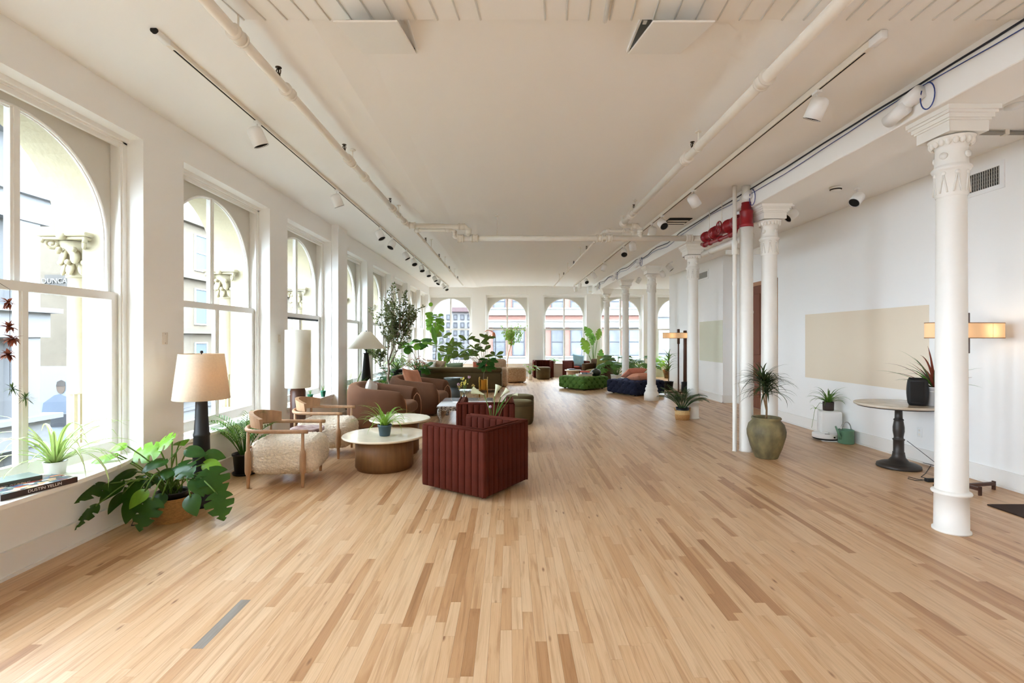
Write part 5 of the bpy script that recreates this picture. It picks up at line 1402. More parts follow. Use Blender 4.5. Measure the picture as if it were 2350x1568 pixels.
def collage():
    m = bpy.data.materials.new('collage_cover'); m.use_nodes = True; nt = m.node_tree; N = nt.nodes
    vo = N.new('ShaderNodeTexVoronoi'); vo.inputs['Scale'].default_value = 26; vo.inputs['Randomness'].default_value = 1
    tc = N.new('ShaderNodeTexCoord'); mp = N.new('ShaderNodeMapping'); mp.inputs['Scale'].default_value = (1, 1.6, 1)
    nt.links.new(tc.outputs['Object'], mp.inputs['Vector']); nt.links.new(mp.outputs['Vector'], vo.inputs['Vector'])
    se = N.new('ShaderNodeSeparateColor'); nt.links.new(vo.outputs['Color'], se.inputs[0])
    rp = N.new('ShaderNodeValToRGB'); rp.color_ramp.interpolation = 'CONSTANT'; el = rp.color_ramp.elements
    cs = [S(70,80,92), S(206,122,70), S(190,190,186), S(58,74,110), S(150,60,48), S(112,128,118), S(226,170,120), S(48,46,50)]
    el[0].color = (*cs[0], 1); el[1].position = 1/8; el[1].color = (*cs[1], 1)
    for i in range(2, 8): e = el.new(i/8); e.color = (*cs[i], 1)
    nt.links.new(se.outputs[0], rp.inputs['Fac']); nt.links.new(rp.outputs['Color'], N['Principled BSDF'].inputs['Base Color'])
    N['Principled BSDF'].inputs['Roughness'].default_value = 0.25
    return m
M_collage = collage()
M_spine = mat('black_spine', S(34,28,28), 0.35, col2=S(70,44,36), vscale=8)
M_letter = mat('white_lettering', S(235,232,226), 0.6)
book('art_book', 'thick art book with collage cover, spine reading DUSTIN YELLIN', (-3.05, 3.085, 0.546), math.radians(74), 0.40, 0.26, 0.036, M_collage, M_spine, 'DUSTIN YELLIN', 0.026, M_letter)
book('art_book', 'grey green art book lying behind the collage-covered one', (-3.205, 3.06, 0.546), math.radians(66), 0.36, 0.17, 0.062, mat('grey_green_cover', S(112,124,116), 0.4, var=0.15, vscale=9), mat('dark_green_spine', S(74,84,76), 0.4), 'PALAZZI OF ROME', 0.024, M_letter)
# hanging air plants by the first window
t = thing('hanging_air_plants', 'string of hanging air plants in front of the first window', 'plant', (-3.05, 2.98, 0))
MB().tube([(-0.26, 0, 1.875), (-0.10, 0, 1.86), (0.0, 0, 1.80), (0.0, 0, 1.15)], 0.0015, 4).build('cord', M_bronze, t)
MB().tube([(0.0, 0, 1.19), (0.03, 0.01, 1.165), (0.05, 0.02, 1.13)], 0.0015, 4).build('twig', M_bronze, t)
rnd = random.Random(31)
for (x, y, z, n_, L, m_) in ((0.015, 0, 1.195, 30, 0.055, M_draco), (0.065, 0.03, 1.13, 30, 0.055, M_draco), (-0.01, 0, 1.40, 26, 0.05, M_drared), (0.015, 0.0, 1.50, 26, 0.055, M_drared), (-0.005, 0, 1.57, 26, 0.05, M_drared), (-0.01, 0, 1.72, 18, 0.05, M_drared)):
    f = MB()
    for i in range(n_):
        d = Vector((rnd.gauss(0, 1), rnd.gauss(0, 1), rnd.gauss(0, 0.8))).normalized()
        p = Vector((x, y, z)); b_ = blade_mesh([p, p+d*L*0.5, p+d*L+Vector((0, 0, -0.006))], 0.010 if m_ is M_draco else 0.026, m_); f.add(b_.v, b_.f, True)
    tag(f.build('air_plant_tuft', m_, t), kind='stuff')

# ---- palm in a black nursery pot ------------------------------------------------------------------------
t = thing('potted_palm', 'young palm in a black nursery pot beside the nearer fleece chair', 'plant', (-2.93, 5.40, 0), group='small potted palms')
pot(t, [(0.0, 0.0), (0.095, 0.0), (0.098, 0.012), (0.115, 0.21), (0.126, 0.215), (0.126, 0.235), (0.118, 0.235), (0.11, 0.20)], M_blackg, 0.112, 0.205)
MB().lathe([(0.0, 0.004), (0.118, 0.004), (0.125, 0.025), (0.12, 0.025), (0.112, 0.008)], 24, cap=False).build('saucer', M_blackg, t)
palm_plant(t, (0, 0, 0.20), 16, 0.52, M_palm, 3, 11, 0.85, 0.018, 0.14, rise=(1.1, 1.5))

# ---- spider plant in a blue pot on the stone table ----------------------------------------------------------
t = thing('spider_plant', 'bright green spider plant in a blue pot on the stone table', 'plant', (-1.43, 5.60, 0.386), group='spider plants')
pot(t, [(0.0, 0.0), (0.056, 0.0), (0.060, 0.005), (0.074, 0.105), (0.080, 0.107), (0.080, 0.128), (0.074, 0.128), (0.070, 0.10)], mat('slate_blue_pot', S(62,86,98), 0.5), 0.070, 0.115)
spider_plant(t, (0, 0, 0.11), 40, 0.42, 0.020, M_spider, 8)

# ---- small green pots on the third sill ------------------------------------------------------------------------
for (y, lab) in ((7.67, 'small green pot with a seedling on the third window sill, nearer'), (8.2, 'small green pot with a seedling on the third window sill, farther')):
    t = thing('seedling_pot', lab, 'plant', (-3.13, y, 0.521), group='green seedling pots')
    pot(t, [(0.0, 0.0), (0.030, 0.0), (0.042, 0.085), (0.045, 0.087), (0.044, 0.10), (0.040, 0.085)], mat('emerald_pot', S(30,110,80), 0.4), 0.04, 0.08)
    for k in range(5):
        b_ = blade_mesh(arc_blade((0, 0, 0.08), k*1.3, 0.13, 0.01, 1.3, 0.5), 0.010, M_palm); b_.build('leaf', M_palm, t)

# ---- olive tree ------------------------------------------------------------------------------------------------
t = thing('olive_tree', 'potted olive tree with grey twisted trunk and silvery leaves by the windows', 'tree', (-2.62, 10.4, 0))
pot(t, [(0.0, 0.0), (0.15, 0.0), (0.19, 0.30), (0.20, 0.31), (0.19, 0.31), (0.18, 0.27)], M_black, 0.18, 0.28)
tr = MB(); tr.tube([(0, 0, 0.28), (0.02, 0, 0.42), (0.07, 0.02, 0.52), (0.03, 0, 0.64), (0.06, -0.02, 0.82), (0.04, 0, 0.98)], [0.032, 0.03, 0.032, 0.028, 0.026, 0.022], 10)
rnd = random.Random(17); tips = []
def branch(p, d, L, r_, lev):
    pts = [p.copy()]; q = p.copy(); dd = d.copy()
    for i in range(5):
        dd = (dd + Vector((rnd.uniform(-0.22, 0.22), rnd.uniform(-0.22, 0.22), 0.10))).normalized(); q = q + dd*L/5; pts.append(q.copy())
        if lev < 2 and i >= 1:
            for _ in range(2 if lev == 0 else 1):
                branch(q, (dd + Vector((rnd.uniform(-0.9, 0.9), rnd.uniform(-0.9, 0.9), rnd.uniform(-0.2, 0.5)))).normalized(), L*rnd.uniform(0.45, 0.65), r_*0.55, lev+1)
    tr.tube(pts, [r_*(1-0.75*i/5) for i in range(6)], 6)
    if lev >= 1: tips.append(pts)
branch(Vector((0.04, 0, 0.96)), Vector((0.20, 0.1, 1)).normalized(), 0.95, 0.018, 0)
branch(Vector((0.05, 0, 0.92)), Vector((0.55, 0.0, 1)).normalized(), 0.80, 0.016, 0)
branch(Vector((0.05, 0, 0.86)), Vector((-0.30, 0.1, 1)).normalized(), 0.95, 0.016, 0)
branch(Vector((0.03, 0, 0.72)), Vector((-0.8, -0.1, 0.9)).normalized(), 0.55, 0.012, 0)
tr.build('trunk', M_bark, t)
lv = MB(); lm = leaf_mesh('lance', M_olive)
for pts in tips:
    for i in range(1, 6):
        for k in range(5):
            p = pts[i-1].lerp(pts[i], rnd.random()); d = Vector((rnd.gauss(0, 1), rnd.gauss(0, 1), rnd.gauss(0.4, 0.8))).normalized(); L = rnd.uniform(0.05, 0.09)
            sd = d.cross(Vector((rnd.gauss(0, 1), rnd.gauss(0, 1), rnd.gauss(0, 1)))).normalized()*L*0.17
            lv.add([p, p+d*L*0.5-sd, p+d*L, p+d*L*0.5+sd], [(0, 1, 2, 3)])
tag(lv.build('foliage', M_olive, t), kind='stuff')

def bush(t, base, n, rad, hgt, kind, m, Lr, seed, stem_m=None, flat=1.0, updown=0.3, stem_r=0.004):
    """leafy plant: stems fanning from base, one leaf (or a few) at the end of each"""
    rnd = random.Random(seed); st = MB(); base = Vector(base)
    for i in range(n):
        az = 2.39996*i; k = math.sqrt((i+0.5)/n)
        tip = base + Vector((rad*k*math.cos(az), rad*k*math.sin(az)*flat, hgt*(1-0.55*k*k)*rnd.uniform(0.7, 1.05)))
        out = Vector((math.cos(az), math.sin(az), 0)); d = (out + Vector((0, 0, updown-0.8*k))).normalized()
        L = rnd.uniform(*Lr)
        st.tube(arc_pts(base, tip, 0.03), stem_r, 5)
        put_leaf(t, leaf_mesh(kind, m), tip, d, Vector((out.x*0.2, out.y*0.2-0.35, 1)), L)
    st.build('stems', stem_m or M_stem, t)
t = thing('leafy_plant', 'dense dark leafy plant at the foot of the olive tree', 'plant', (-2.80, 11.35, 0), group='plants by the left windows')
pot(t, [(0.0, 0.0), (0.12, 0.0), (0.15, 0.22), (0.16, 0.23), (0.14, 0.2)], M_black, 0.14, 0.2)
bush(t, (0, 0, 0.2), 60, 0.36, 0.62, 'heart', M_dark_leaf, (0.11, 0.17), 5)
t = thing('areca_palm', 'feathery pale palm in the window behind the nearer brown armchair', 'plant', (-2.98, 9.16, 0), group='plants by the left windows')
pot(t, [(0.0, 0.0), (0.10, 0.0), (0.13, 0.2), (0.14, 0.21), (0.12, 0.18)], M_black, 0.12, 0.18)
palm_plant(t, (0, 0, 0.18), 12, 0.72, M_palm, 9, 14, 0.45, 0.016, 0.14, rise=(1.15, 1.5))

# ---- black plant stand with pots ----------------------------------------------------------------------------------
t = thing('plant_stand', 'black metal plant stand with thin legs by the sixth window', 'plant stand', (-2.68, 12.05, 0))
MB().lathe([(0.17, 0.46), (0.17, 0.475)], 24).build('tray', M_black, t)
for x in (-0.16, 0.16):
    for y in (-0.13, 0.13): MB().cyl((x, y, 0), (x*0.95, y, 0.72 if x < 0 else 0.47), 0.007, 6).build('leg', M_black, t)
MB().tube([(0.16*math.cos(2*PI*i/24)-0.01, 0.14*math.sin(2*PI*i/24), 0.66) for i in range(25)], 0.006, 6).build('ring', M_chrome, t)
for (x, y, z, sc_, lab, kind, m_, L, n_, hg) in ((-2.76, 12.02, 0.478, 1.0, 'pink and cream leaved plant in a black pot on the stand', 'oval', M_spiderv, (0.07, 0.12), 70, 0.42),
                               (-2.38, 12.45, 0.0, 1.0, 'bushy reddish plant in a black pot beside the stand', 'oval', mat('reddish_leaf', S(120,96,60), 0.5, col2=S(176,120,110), vscale=5), (0.07, 0.12), 60, 0.40)):
    t = thing('potted_plant', lab, 'plant', (x, y, z), group='plants by the left windows')
    zz = 0 if z > 0.1 else 0.42
    if zz: MB().lathe([(0.12, 0.0), (0.12, 0.42)], 20).build('pot_stand', M_black, t)
    pot(t, [(0.0, zz), (0.11, zz), (0.13, zz+0.25), (0.135, zz+0.26), (0.12, zz+0.22)], M_black, 0.12, zz+0.23)
    bush(t, (0, 0, zz+0.23), n_, 0.28, hg, kind, m_, L, 6)
t = thing('fiddle_leaf_plant', 'fiddle leaf plant with broad green leaves beside the plant stand', 'plant', (-2.42, 13.1, 0), group='plants by the left windows')
pot(t, [(0.0, 0.0), (0.13, 0.0), (0.17, 0.30), (0.18, 0.31), (0.16, 0.27)], M_black, 0.16, 0.28)
st = MB(); st.tube([(0, 0, 0.28), (0.02, 0, 0.7), (-0.03, 0, 1.15), (0.03, 0, 1.45)], 0.012, 8).tube([(0, 0, 0.75), (-0.15, 0, 1.1), (-0.30, -0.05, 1.32)], 0.009, 6).build('trunk', M_bark, t)
rnd = random.Random(4)
for (cx, cy, cz, n_, rr_, L) in ((0.06, 0, 1.40, 14, 0.18, 0.26), (-0.34, -0.05, 1.30, 14, 0.22, 0.25), (0.10, 0, 0.72, 16, 0.24, 0.26), (-0.12, 0.0, 0.6, 10, 0.25, 0.24)):
    for i in range(n_):
        az = 2.39996*i; out = Vector((math.cos(az), math.sin(az), rnd.uniform(-0.9, 0.7)))
        put_leaf(t, leaf_mesh('round' if i % 3 else 'heart', M_lime if cz > 1 and i % 2 else M_monst), Vector((cx, cy, cz)) + out*0.04, out, Vector((0.1, -0.5, 1)), L*rnd.uniform(0.7, 1.1), 0.85)
t = thing('tall_round_leaf_plant', 'tall plant with bright round lime leaves before the end wall corner', 'plant', (-2.36, 15.6, 0), group='plants by the left windows')
pot(t, [(0.0, 0.0), (0.13, 0.0), (0.17, 0.30), (0.18, 0.31), (0.16, 0.27)], M_white, 0.16, 0.28)
MB().tube([(0, 0, 0.28), (0.0, 0, 0.9), (0.05, 0, 1.4), (-0.02, 0, 1.75), (0.02, 0, 2.15)], 0.012, 8).build('trunk', M_bark, t)
for i in range(34):
    az = 2.39996*i; f = i/34; out = Vector((math.cos(az), math.sin(az), rnd.uniform(-1.0, 0.5)))
    put_leaf(t, leaf_mesh('round', M_lime), Vector((0.0, 0, 1.85+0.42*f)) + out*0.10, out, Vector((0.1, -0.7, 0.8)), rnd.uniform(0.16, 0.26), 0.9)
put_leaf(t, leaf_mesh('round', M_lime), Vector((-0.14, 0, 2.52)), (-0.2, 0, 1), (0, -1, 0.2), 0.14)
t = thing('strap_leaf_plant', 'plant with two tall strap leaves standing behind the sofa', 'plant', (-2.05, 14.9, 0), group='plants by the left windows')
pot(t, [(0.0, 0.0), (0.12, 0.0), (0.15, 0.26), (0.16, 0.27), (0.14, 0.24)], M_black, 0.14, 0.25)
for (tx, tz, L, k) in ((-0.30, 1.9, 0.62, 0), (0.34, 1.55, 0.72, 1), (0.30, 1.2, 0.5, 1), (-0.1, 1.1, 0.45, 0), (0.12, 1.0, 0.45, 1)):
    a = Vector((0, 0, 0.25)); tip = Vector((tx, 0, tz)); d = (tip-a).normalized()
    MB().tube([a, tip - d*L*0.95], 0.007, 6).build('stalk', M_stem, t)
    put_leaf(t, leaf_mesh('oval', M_palm if k == 0 else M_ficus), tip - d*L, d, Vector((0.2, -1, 0.2)), L, 0.62)

# ---- plants behind the sofa, rubber tree in the brass stand -----------------------------------------------------------
def whorl(t, p, n, L, m, kind='paddle', seed=1, up=0.35):
    rnd = random.Random(seed)
    for i in range(n):
        az = 2*PI*i/n + rnd.uniform(-0.3, 0.3)
        d = Vector((math.cos(az), math.sin(az)*0.7, rnd.uniform(up-0.5, up+0.6)))
        put_leaf(t, leaf_mesh(kind, m), p, d, Vector((0.1*math.cos(az), -0.6, 0.9)), L*rnd.uniform(0.8, 1.15))
t = thing('rubber_tree', 'spreading rubber tree in a brass pot stand in front of the olive sofa', 'plant', (-0.66, 12.40, 0))
pot(t, [(0.0, 0.20), (0.095, 0.20), (0.105, 0.22), (0.115, 0.45), (0.12, 0.46), (0.11, 0.44)], M_brass, 0.105, 0.42)
for k in range(4):
    a = PI/4 + k*PI/2; MB().cyl((0.14*math.cos(a), 0.14*math.sin(a), 0), (0.14*math.cos(a), 0.14*math.sin(a), 0.52), 0.009, 8).build('stand_leg', M_brass, t)
MB().cyl((-0.10, -0.10, 0.19), (0.10, 0.10, 0.19), 0.007, 6).cyl((-0.10, 0.10, 0.19), (0.10, -0.10, 0.19), 0.007, 6).build('stand_cross', M_brass, t)
br = MB(); tops = [(-0.42, 0, 1.45), (-0.08, 0, 1.38), (0.0, 0.05, 1.18), (0.09, 0, 1.48), (-0.62, 0.1, 1.05), (-0.80, 0.1, 1.28), (0.30, 0, 1.05), (-0.2, -0.05, 1.22), (0.12, -0.05, 0.95), (-0.92, 0.05, 1.08), (-0.36, 0.0, 1.05), (0.06, -0.08, 0.8)]
for i, q in enumerate(tops):
    q = Vector(q); br.tube([(0, 0, 0.42), (0.02, 0, 0.75), Vector((q.x*0.35, q.y, 0.98 if q.z > 1 else 0.8)), q], [0.012, 0.010, 0.007, 0.004], 6)
    whorl(t, q, 6 if i not in (8, 11) else 11, 0.25, M_ficus if i not in (8, 11) else M_dark_leaf, 'paddle', i, 0.35 if i not in (8, 11) else -0.2)
br.build('branches', M_bark, t)
t = thing('leafy_plant', 'green leafy plant standing behind the middle of the olive sofa', 'plant', (-1.75, 15.3, 0), group='plants behind the sofa')
pot(t, [(0.0, 0.0), (0.14, 0.0), (0.18, 0.34), (0.19, 0.35), (0.17, 0.3)], M_black, 0.17, 0.32)
br = MB()
for i, q in enumerate(((-0.35, 0, 1.55), (0.0, 0, 1.25), (0.35, 0, 1.15), (0.15, 0, 0.95), (-0.2, 0, 1.05), (0.55, 0, 0.95), (-0.5, 0, 1.25))):
    q = Vector(q); br.tube([(0, 0, 0.32), (q.x*0.4, 0, q.z*0.6), q], [0.01, 0.008, 0.004], 6); whorl(t, q, 6, 0.30, M_monst if i % 2 else M_ficus, 'oval' if i % 2 else 'paddle', 20+i)
br.build('branches', M_bark, t)
t = thing('terracotta_pot_plant', 'spider plant in a terracotta pot on the olive sofa back ledge', 'plant', (-0.62, 14.75, 0), group='plants behind the sofa')
MB().lathe([(0.16, 0), (0.16, 0.62)], 20).build('stand', M_oak, t)
pot(t, [(0.0, 0.62), (0.09, 0.62), (0.12, 0.80), (0.13, 0.80), (0.13, 0.84), (0.115, 0.84), (0.11, 0.8)], M_terracotta, 0.11, 0.8)
spider_plant(t, (0, 0, 0.80), 22, 0.34, 0.02, M_spider, 12)

# ---- weeping fig, bird of paradise, monsteras at the far end -------------------------------------------------------------
t = thing('weeping_fig', 'slender weeping fig tree in front of the second end window', 'tree', (-0.07, 17.75, 0))
pot(t, [(0.0, 0.0), (0.16, 0.0), (0.21, 0.32), (0.22, 0.33), (0.2, 0.3)], mat('cream_planter', S(214,200,176), 0.7), 0.2, 0.3)
tr = MB(); tips = []
tr.tube([(0, 0, 0.3), (0.0, 0, 0.7), (0.06, 0, 1.0), (0.16, 0, 1.35)], [0.016, 0.014, 0.012, 0.010], 8)
rnd = random.Random(23)
for i in range(9):
    az = 2*PI*i/9; branch(Vector((0.15, 0, 1.28+0.05*i/9)), Vector((0.8*math.cos(az), 0.5*math.sin(az), 0.5+0.8*(i%3))).normalized(), rnd.uniform(0.35, 0.62), 0.007, 1)
tr.build('trunk', mat('pinkish_bark', S(186,140,110), 0.8), t)
lv = MB()
for pts in tips:
    for i in range(1, 6):
        for k in range(3):
            p = pts[i-1].lerp(pts[i], rnd.random()) + Vector((rnd.gauss(0, 0.05), rnd.gauss(0, 0.03), 0)); d = Vector((rnd.gauss(0, 0.5), rnd.gauss(0, 0.5), -1)).normalized(); L = rnd.uniform(0.07, 0.11)
            sd = d.cross(Vector((rnd.gauss(0, 1), rnd.gauss(0, 1), 0.1))).normalized()*L*0.2
            lv.add([p, p+d*L*0.45-sd, p+d*L, p+d*L*0.45+sd], [(0, 1, 2, 3)])
tag(lv.build('foliage', M_spider, t), kind='stuff')
t = thing('bird_of_paradise', 'tall bird of paradise plant by the end wall beside the furthest column', 'plant', (3.24, 18.72, 0))
pot(t, [(0.0, 0.0), (0.16, 0.0), (0.20, 0.34), (0.21, 0.35), (0.19, 0.32)], M_white, 0.19, 0.32)
for (px, py, L, m_, tilt) in ((1352, 765, 0.62, M_monstm, -0.6), (1374, 768, 0.50, M_ficus, 0.25), (1344, 795, 0.72, M_ficus, -0.35), (1379, 820, 0.62, M_monstm, 0.15), (1360, 780, 0.5, M_monstm, 0.1)):
    c = at(px, py, 18.72) - Vector((3.24, 18.72, 0)); d = Vector((tilt, 0, 1)).normalized()
    b0 = c - d*L*0.5
    MB().tube([(0, 0, 0.32), Vector((b0.x*0.5, 0, 0.32+(b0.z-0.32)*0.6)), b0], 0.014, 6).build('stalk', M_stem, t)
    put_leaf(t, leaf_mesh('banana', m_), b0, d, Vector((0.3*tilt, -1, 0.25)), L, 1.25)
def monstera_bush(name, label, loc, n, rad, hgt, L, m, potm, seed, potprof=None, group=None):
    t = thing(name, label, 'plant', loc, group=group)
    pot(t, potprof or [(0.0, 0.0), (0.15, 0.0), (0.19, 0.34), (0.20, 0.35), (0.18, 0.32)], potm, 0.17, (potprof or [(0,0),(0,0),(0,0.34)])[2][1]-0.03)
    bush(t, (0, 0, (potprof or [(0,0),(0,0),(0,0.34)])[2][1]-0.03), n, rad, hgt, 'monstera', m, L, seed, updown=0.35, stem_r=0.006)
    return t
monstera_bush('monstera', 'large monstera drooping over the side of the brown tufted armchair', (3.42, 15.55, 0), 34, 0.55, 0.72, (0.22, 0.32), M_monstm, M_white, 41, group='far monsteras')
monstera_bush('monstera', 'monstera rising behind the navy ottoman pillows', (4.55, 16.6, 0), 20, 0.45, 0.62, (0.22, 0.32), M_monstm, M_white, 42, group='far monsteras')
monstera_bush('monstera', 'bright monstera in a glazed black and gold pot under the last end window', (6.0, 18.45, 0), 22, 0.55, 0.75, (0.22, 0.34), M_monstl, mat('black_gold_glaze', S(40,34,30), 0.15, col2=S(170,120,60), vscale=4), 43,
              [(0.0, 0.0), (0.13, 0.0), (0.20, 0.30), (0.22, 0.34), (0.20, 0.34), (0.19, 0.3)], group='far monsteras')
t = thing('dracaena', 'slim dracaena beside the dark post lamp', 'plant', (4.98-0.35, 14.2, 0))
pot(t, [(0.0, 0.0), (0.11, 0.0), (0.14, 0.24), (0.15, 0.25), (0.13, 0.22)], M_black, 0.13, 0.22)
f = MB()
for i in range(26):
    b_ = blade_mesh(arc_blade((0, 0, 0.5+0.02*i), i*2.4, 0.42, 0.03, rnd.uniform(0.5, 1.3), 1.6), 0.03, M_palm); f.add(b_.v, b_.f, True)
MB().cyl((0, 0, 0.2), (0, 0, 1.0), 0.015, 8).build('cane', M_cane, t)
tag(f.build('foliage', M_palm, t), kind='stuff')
for i, (x, lab, hh) in enumerate(((1.75, 'low leafy plant on the sill of the middle end window', 0.12), (0.75, 'leafy plant on the floor behind the speckled ottoman', 0.0))):
    zz = 0.525 if i == 0 else 0.0
    t = thing('leafy_plant', lab, 'plant', (x, 19.17 if i == 0 else 17.6, zz), group='plants at the far end')
    pot(t, [(0.0, 0.0), (0.06, 0.0), (0.08, 0.10 if i == 0 else 0.2), (0.085, 0.11 if i == 0 else 0.21)], M_white, 0.07, 0.09 if i == 0 else 0.19)
    bush(t, (0, 0, 0.09 if i == 0 else 0.19), 18, 0.16 if i == 0 else 0.28, 0.12 if i == 0 else 0.42, 'oval', M_lime, (0.10, 0.16), 50+i)

# ---- palm in a basket by the third column -----------------------------------------------------------------------------------
t = thing('potted_palm', 'dark green palm in a two-tone basket beside the third column', 'plant', (3.20, 9.03, 0), group='small potted palms')
pot(t, [(0.0, 0.0), (0.120, 0.0), (0.130, 0.05), (0.131, 0.10)], M_basket, None, None, 'basket')
pot(t, [(0.131, 0.10), (0.134, 0.105), (0.130, 0.15), (0.124, 0.18), (0.118, 0.17)], mat('pale_seagrass', S(206,170,116), 0.8, var=0.15, vscale=50, bump=0.6, bscale=70), 0.12, 0.15, 'basket_rim')
MB().lathe([(0.116, 0.16), (0.122, 0.225), (0.118, 0.225), (0.112, 0.2)], 24, cap=False).build('inner_pot', M_blackg, t)
for s in (-1, 1): MB().tube([(s*0.125, -0.03, 0.16), (s*0.145, -0.02, 0.22), (s*0.145, 0.02, 0.22), (s*0.125, 0.03, 0.16)], 0.007, 6).build('handle', M_basket, t)
palm_plant(t, (0, 0, 0.18), 24, 0.50, leafm('dark_palm_leaf', S(52,80,46), S(90,120,50)), 14, 13, 1.15, 0.014, 0.13)

# ---- stoneware urn with dracaena ------------------------------------------------------------------------------------------------
t = thing('stoneware_urn', 'bulbous olive brown stoneware urn holding a dracaena', 'planter', (3.245, 6.165, 0))
MB().lathe([(0.0, 0.0), (0.130, 0.0), (0.136, 0.01), (0.185, 0.14), (0.222, 0.28), (0.226, 0.34), (0.205, 0.42), (0.165, 0.465), (0.158, 0.475), (0.170, 0.485), (0.172, 0.50), (0.163, 0.51), (0.148, 0.50), (0.145, 0.45), (0.15, 0.40)], 48, cap=False).build('body', M_urn, t)
MB().lathe([(0.16, 0.43), (0.0, 0.435)], 24, cap=False).build('soil', M_soil, t)
t = thing('dracaena', 'spiky dark dracaena growing from the stoneware urn', 'plant', (3.245, 6.165, 0.436))
MB().tube([(0, 0, -0.01), (0.005, 0, 0.18), (-0.005, 0, 0.34), (0, 0, 0.42)], [0.014, 0.012, 0.013, 0.011], 8).tube([(0.0, 0, 0.16), (-0.03, 0, 0.3), (-0.05, 0, 0.46)], 0.009, 6).build('cane', M_cane, t)
rnd = random.Random(77)
for (cx, cz, n_) in ((0.0, 0.34, 80), (-0.055, 0.47, 44)):
    for i in range(n_):
        az = i*2.39996; b_ = blade_mesh(arc_blade((cx, 0, cz+0.002*i), az, rnd.uniform(0.26, 0.42), 0.02, rnd.uniform(-0.1, 1.35), rnd.uniform(0.9, 2.2)), 0.024, M_draco)
        b_.build('leaf', M_draco, t)

# ---- things on and around the round table -----------------------------------------------------------------------------------------
t = thing('speaker', 'black oval tabletop speaker on the round marble table', 'speaker', (4.60, 5.50, 0.7455), -0.75)
sp = MB(); secs = []
for k in range(13):
    z = 0.31*k/12; w = 0.085 + 0.015*math.sin(PI*k/12); d = 0.055 + 0.02*math.sin(PI*k/12)
    if k in (0, 12): w *= 0.9; d *= 0.85
    secs.append([(w*math.copysign(abs(math.cos(a))**0.8, math.cos(a)), d*math.copysign(abs(math.sin(a))**0.8, math.sin(a)), z) for a in [2*PI*i/28 for i in range(28)]])
sp.loft(secs); sp.build('body', M_black, t)
MB().rbox(-0.06, 0.06, -0.08, -0.07, 0.04, 0.27, 0.004, 1).build('grille', M_dark, t)
t = thing('bucket_plant', 'red and green dracaena in a galvanised bucket on the round table', 'plant', (4.755, 5.47, 0.7455))
pot(t, [(0.0, 0.0), (0.075, 0.0), (0.080, 0.01), (0.098, 0.20), (0.104, 0.205), (0.102, 0.215), (0.094, 0.21), (0.09, 0.17)], mat('galvanised_steel', S(196,198,200), 0.35, metal=0.6), 0.09, 0.18, 'bucket')
MB().tube([(0.101*math.cos(2*PI*i/28), 0.101*math.sin(2*PI*i/28), 0.165) for i in range(29)], 0.004, 6).build('bead', M_chrome, t)
rnd = random.Random(13)
for i in range(34):
    m_ = M_drared if i % 3 == 0 else (M_palm if i % 3 == 1 else M_draco)
    b_ = blade_mesh(arc_blade((0.01, 0, 0.18), i*2.39996, rnd.uniform(0.36, 0.62), 0.03, rnd.uniform(0.4, 1.45), rnd.uniform(0.6, 1.3)), 0.028, m_); b_.build('leaf', m_, t)
# robot vacuum, its dock, plant and watering can
t = thing('vacuum_dock', 'white box-shaped vacuum dock standing against the wall', 'dock', (4.80, 7.32, 0), -0.35)
MB().rbox(-0.14, 0.14, -0.12, 0.13, 0.06, 0.42, 0.03, 3).build('tower', M_white, t)
MB().rbox(-0.16, 0.15, -0.30, 0.13, 0.0, 0.02, 0.008, 1).rbox(-0.15, 0.15, -0.06, 0.13, 0.015, 0.07, 0.02, 2).build('base_plate', M_white, t)
MB().box(-0.139, -0.137, -0.1, 0.11, 0.33, 0.333).build('lid_line', M_dark, t)
t = thing('robot_vacuum', 'round white robot vacuum parked at its dock', 'robot vacuum', (4.66, 7.20, 0.011), -0.35)
MB().lathe([(0.0, 0.012), (0.155, 0.012), (0.165, 0.02), (0.165, 0.032)], 40).build('bumper', M_dark, t)
MB().lathe([(0.167, 0.032), (0.170, 0.04), (0.170, 0.085), (0.164, 0.094), (0.0, 0.096)], 40).build('shell', M_white, t)
MB().lathe([(0.045, 0.094), (0.045, 0.108), (0.038, 0.112), (0, 0.112)], 24).build('turret', M_white, t)
MB().box(-0.03, 0.03, -0.12, -0.105, 0.094, 0.098).build('buttons', M_dark, t)
MB().cyl((0.08, -0.152, 0.06), (0.08, -0.16, 0.06), 0.012, 10).build('sensor', M_dark, t)
for s in (-1, 1): MB().cyl((s*0.10, 0, 0.012), (s*0.12, 0, 0.012), 0.012, 12).build('wheel', M_black, t)
t = thing('spider_plant', 'spider plant in a dark brown pot on the vacuum dock', 'plant', (4.79, 7.33, 0.4205), group='spider plants')
pot(t, [(0.0, 0.0), (0.068, 0.0), (0.072, 0.01), (0.075, 0.125), (0.072, 0.128), (0.068, 0.12)], mat('dark_brown_pot', S(58,44,36), 0.6), 0.068, 0.11)
spider_plant(t, (0, 0, 0.11), 34, 0.36, 0.022, M_palm, 19)
MB().tube([(-0.05, -0.02, 0.10), (-0.16, -0.05, 0.12), (-0.24, -0.06, 0.02), (-0.30, -0.08, -0.25)], 0.0025, 5).build('runner', M_stem, t)
for i in range(12):
    b_ = blade_mesh(arc_blade((-0.23, -0.06, 0.03), i*2.4, 0.10, 0.01, rnd.uniform(0.2, 1.2), 1.8), 0.010, M_spider); b_.build('leaf', M_spider, t)
t = thing('watering_can', 'sage green watering can with a round metal handle', 'watering can', (4.815, 6.98, 0), 0.25)
MB().lathe([(0.0, 0.002), (0.096, 0.0), (0.100, 0.006), (0.098, 0.185), (0.102, 0.19), (0.098, 0.195), (0.092, 0.185), (0.09, 0.02)], 32, cap=False).build('body', M_sage, t)
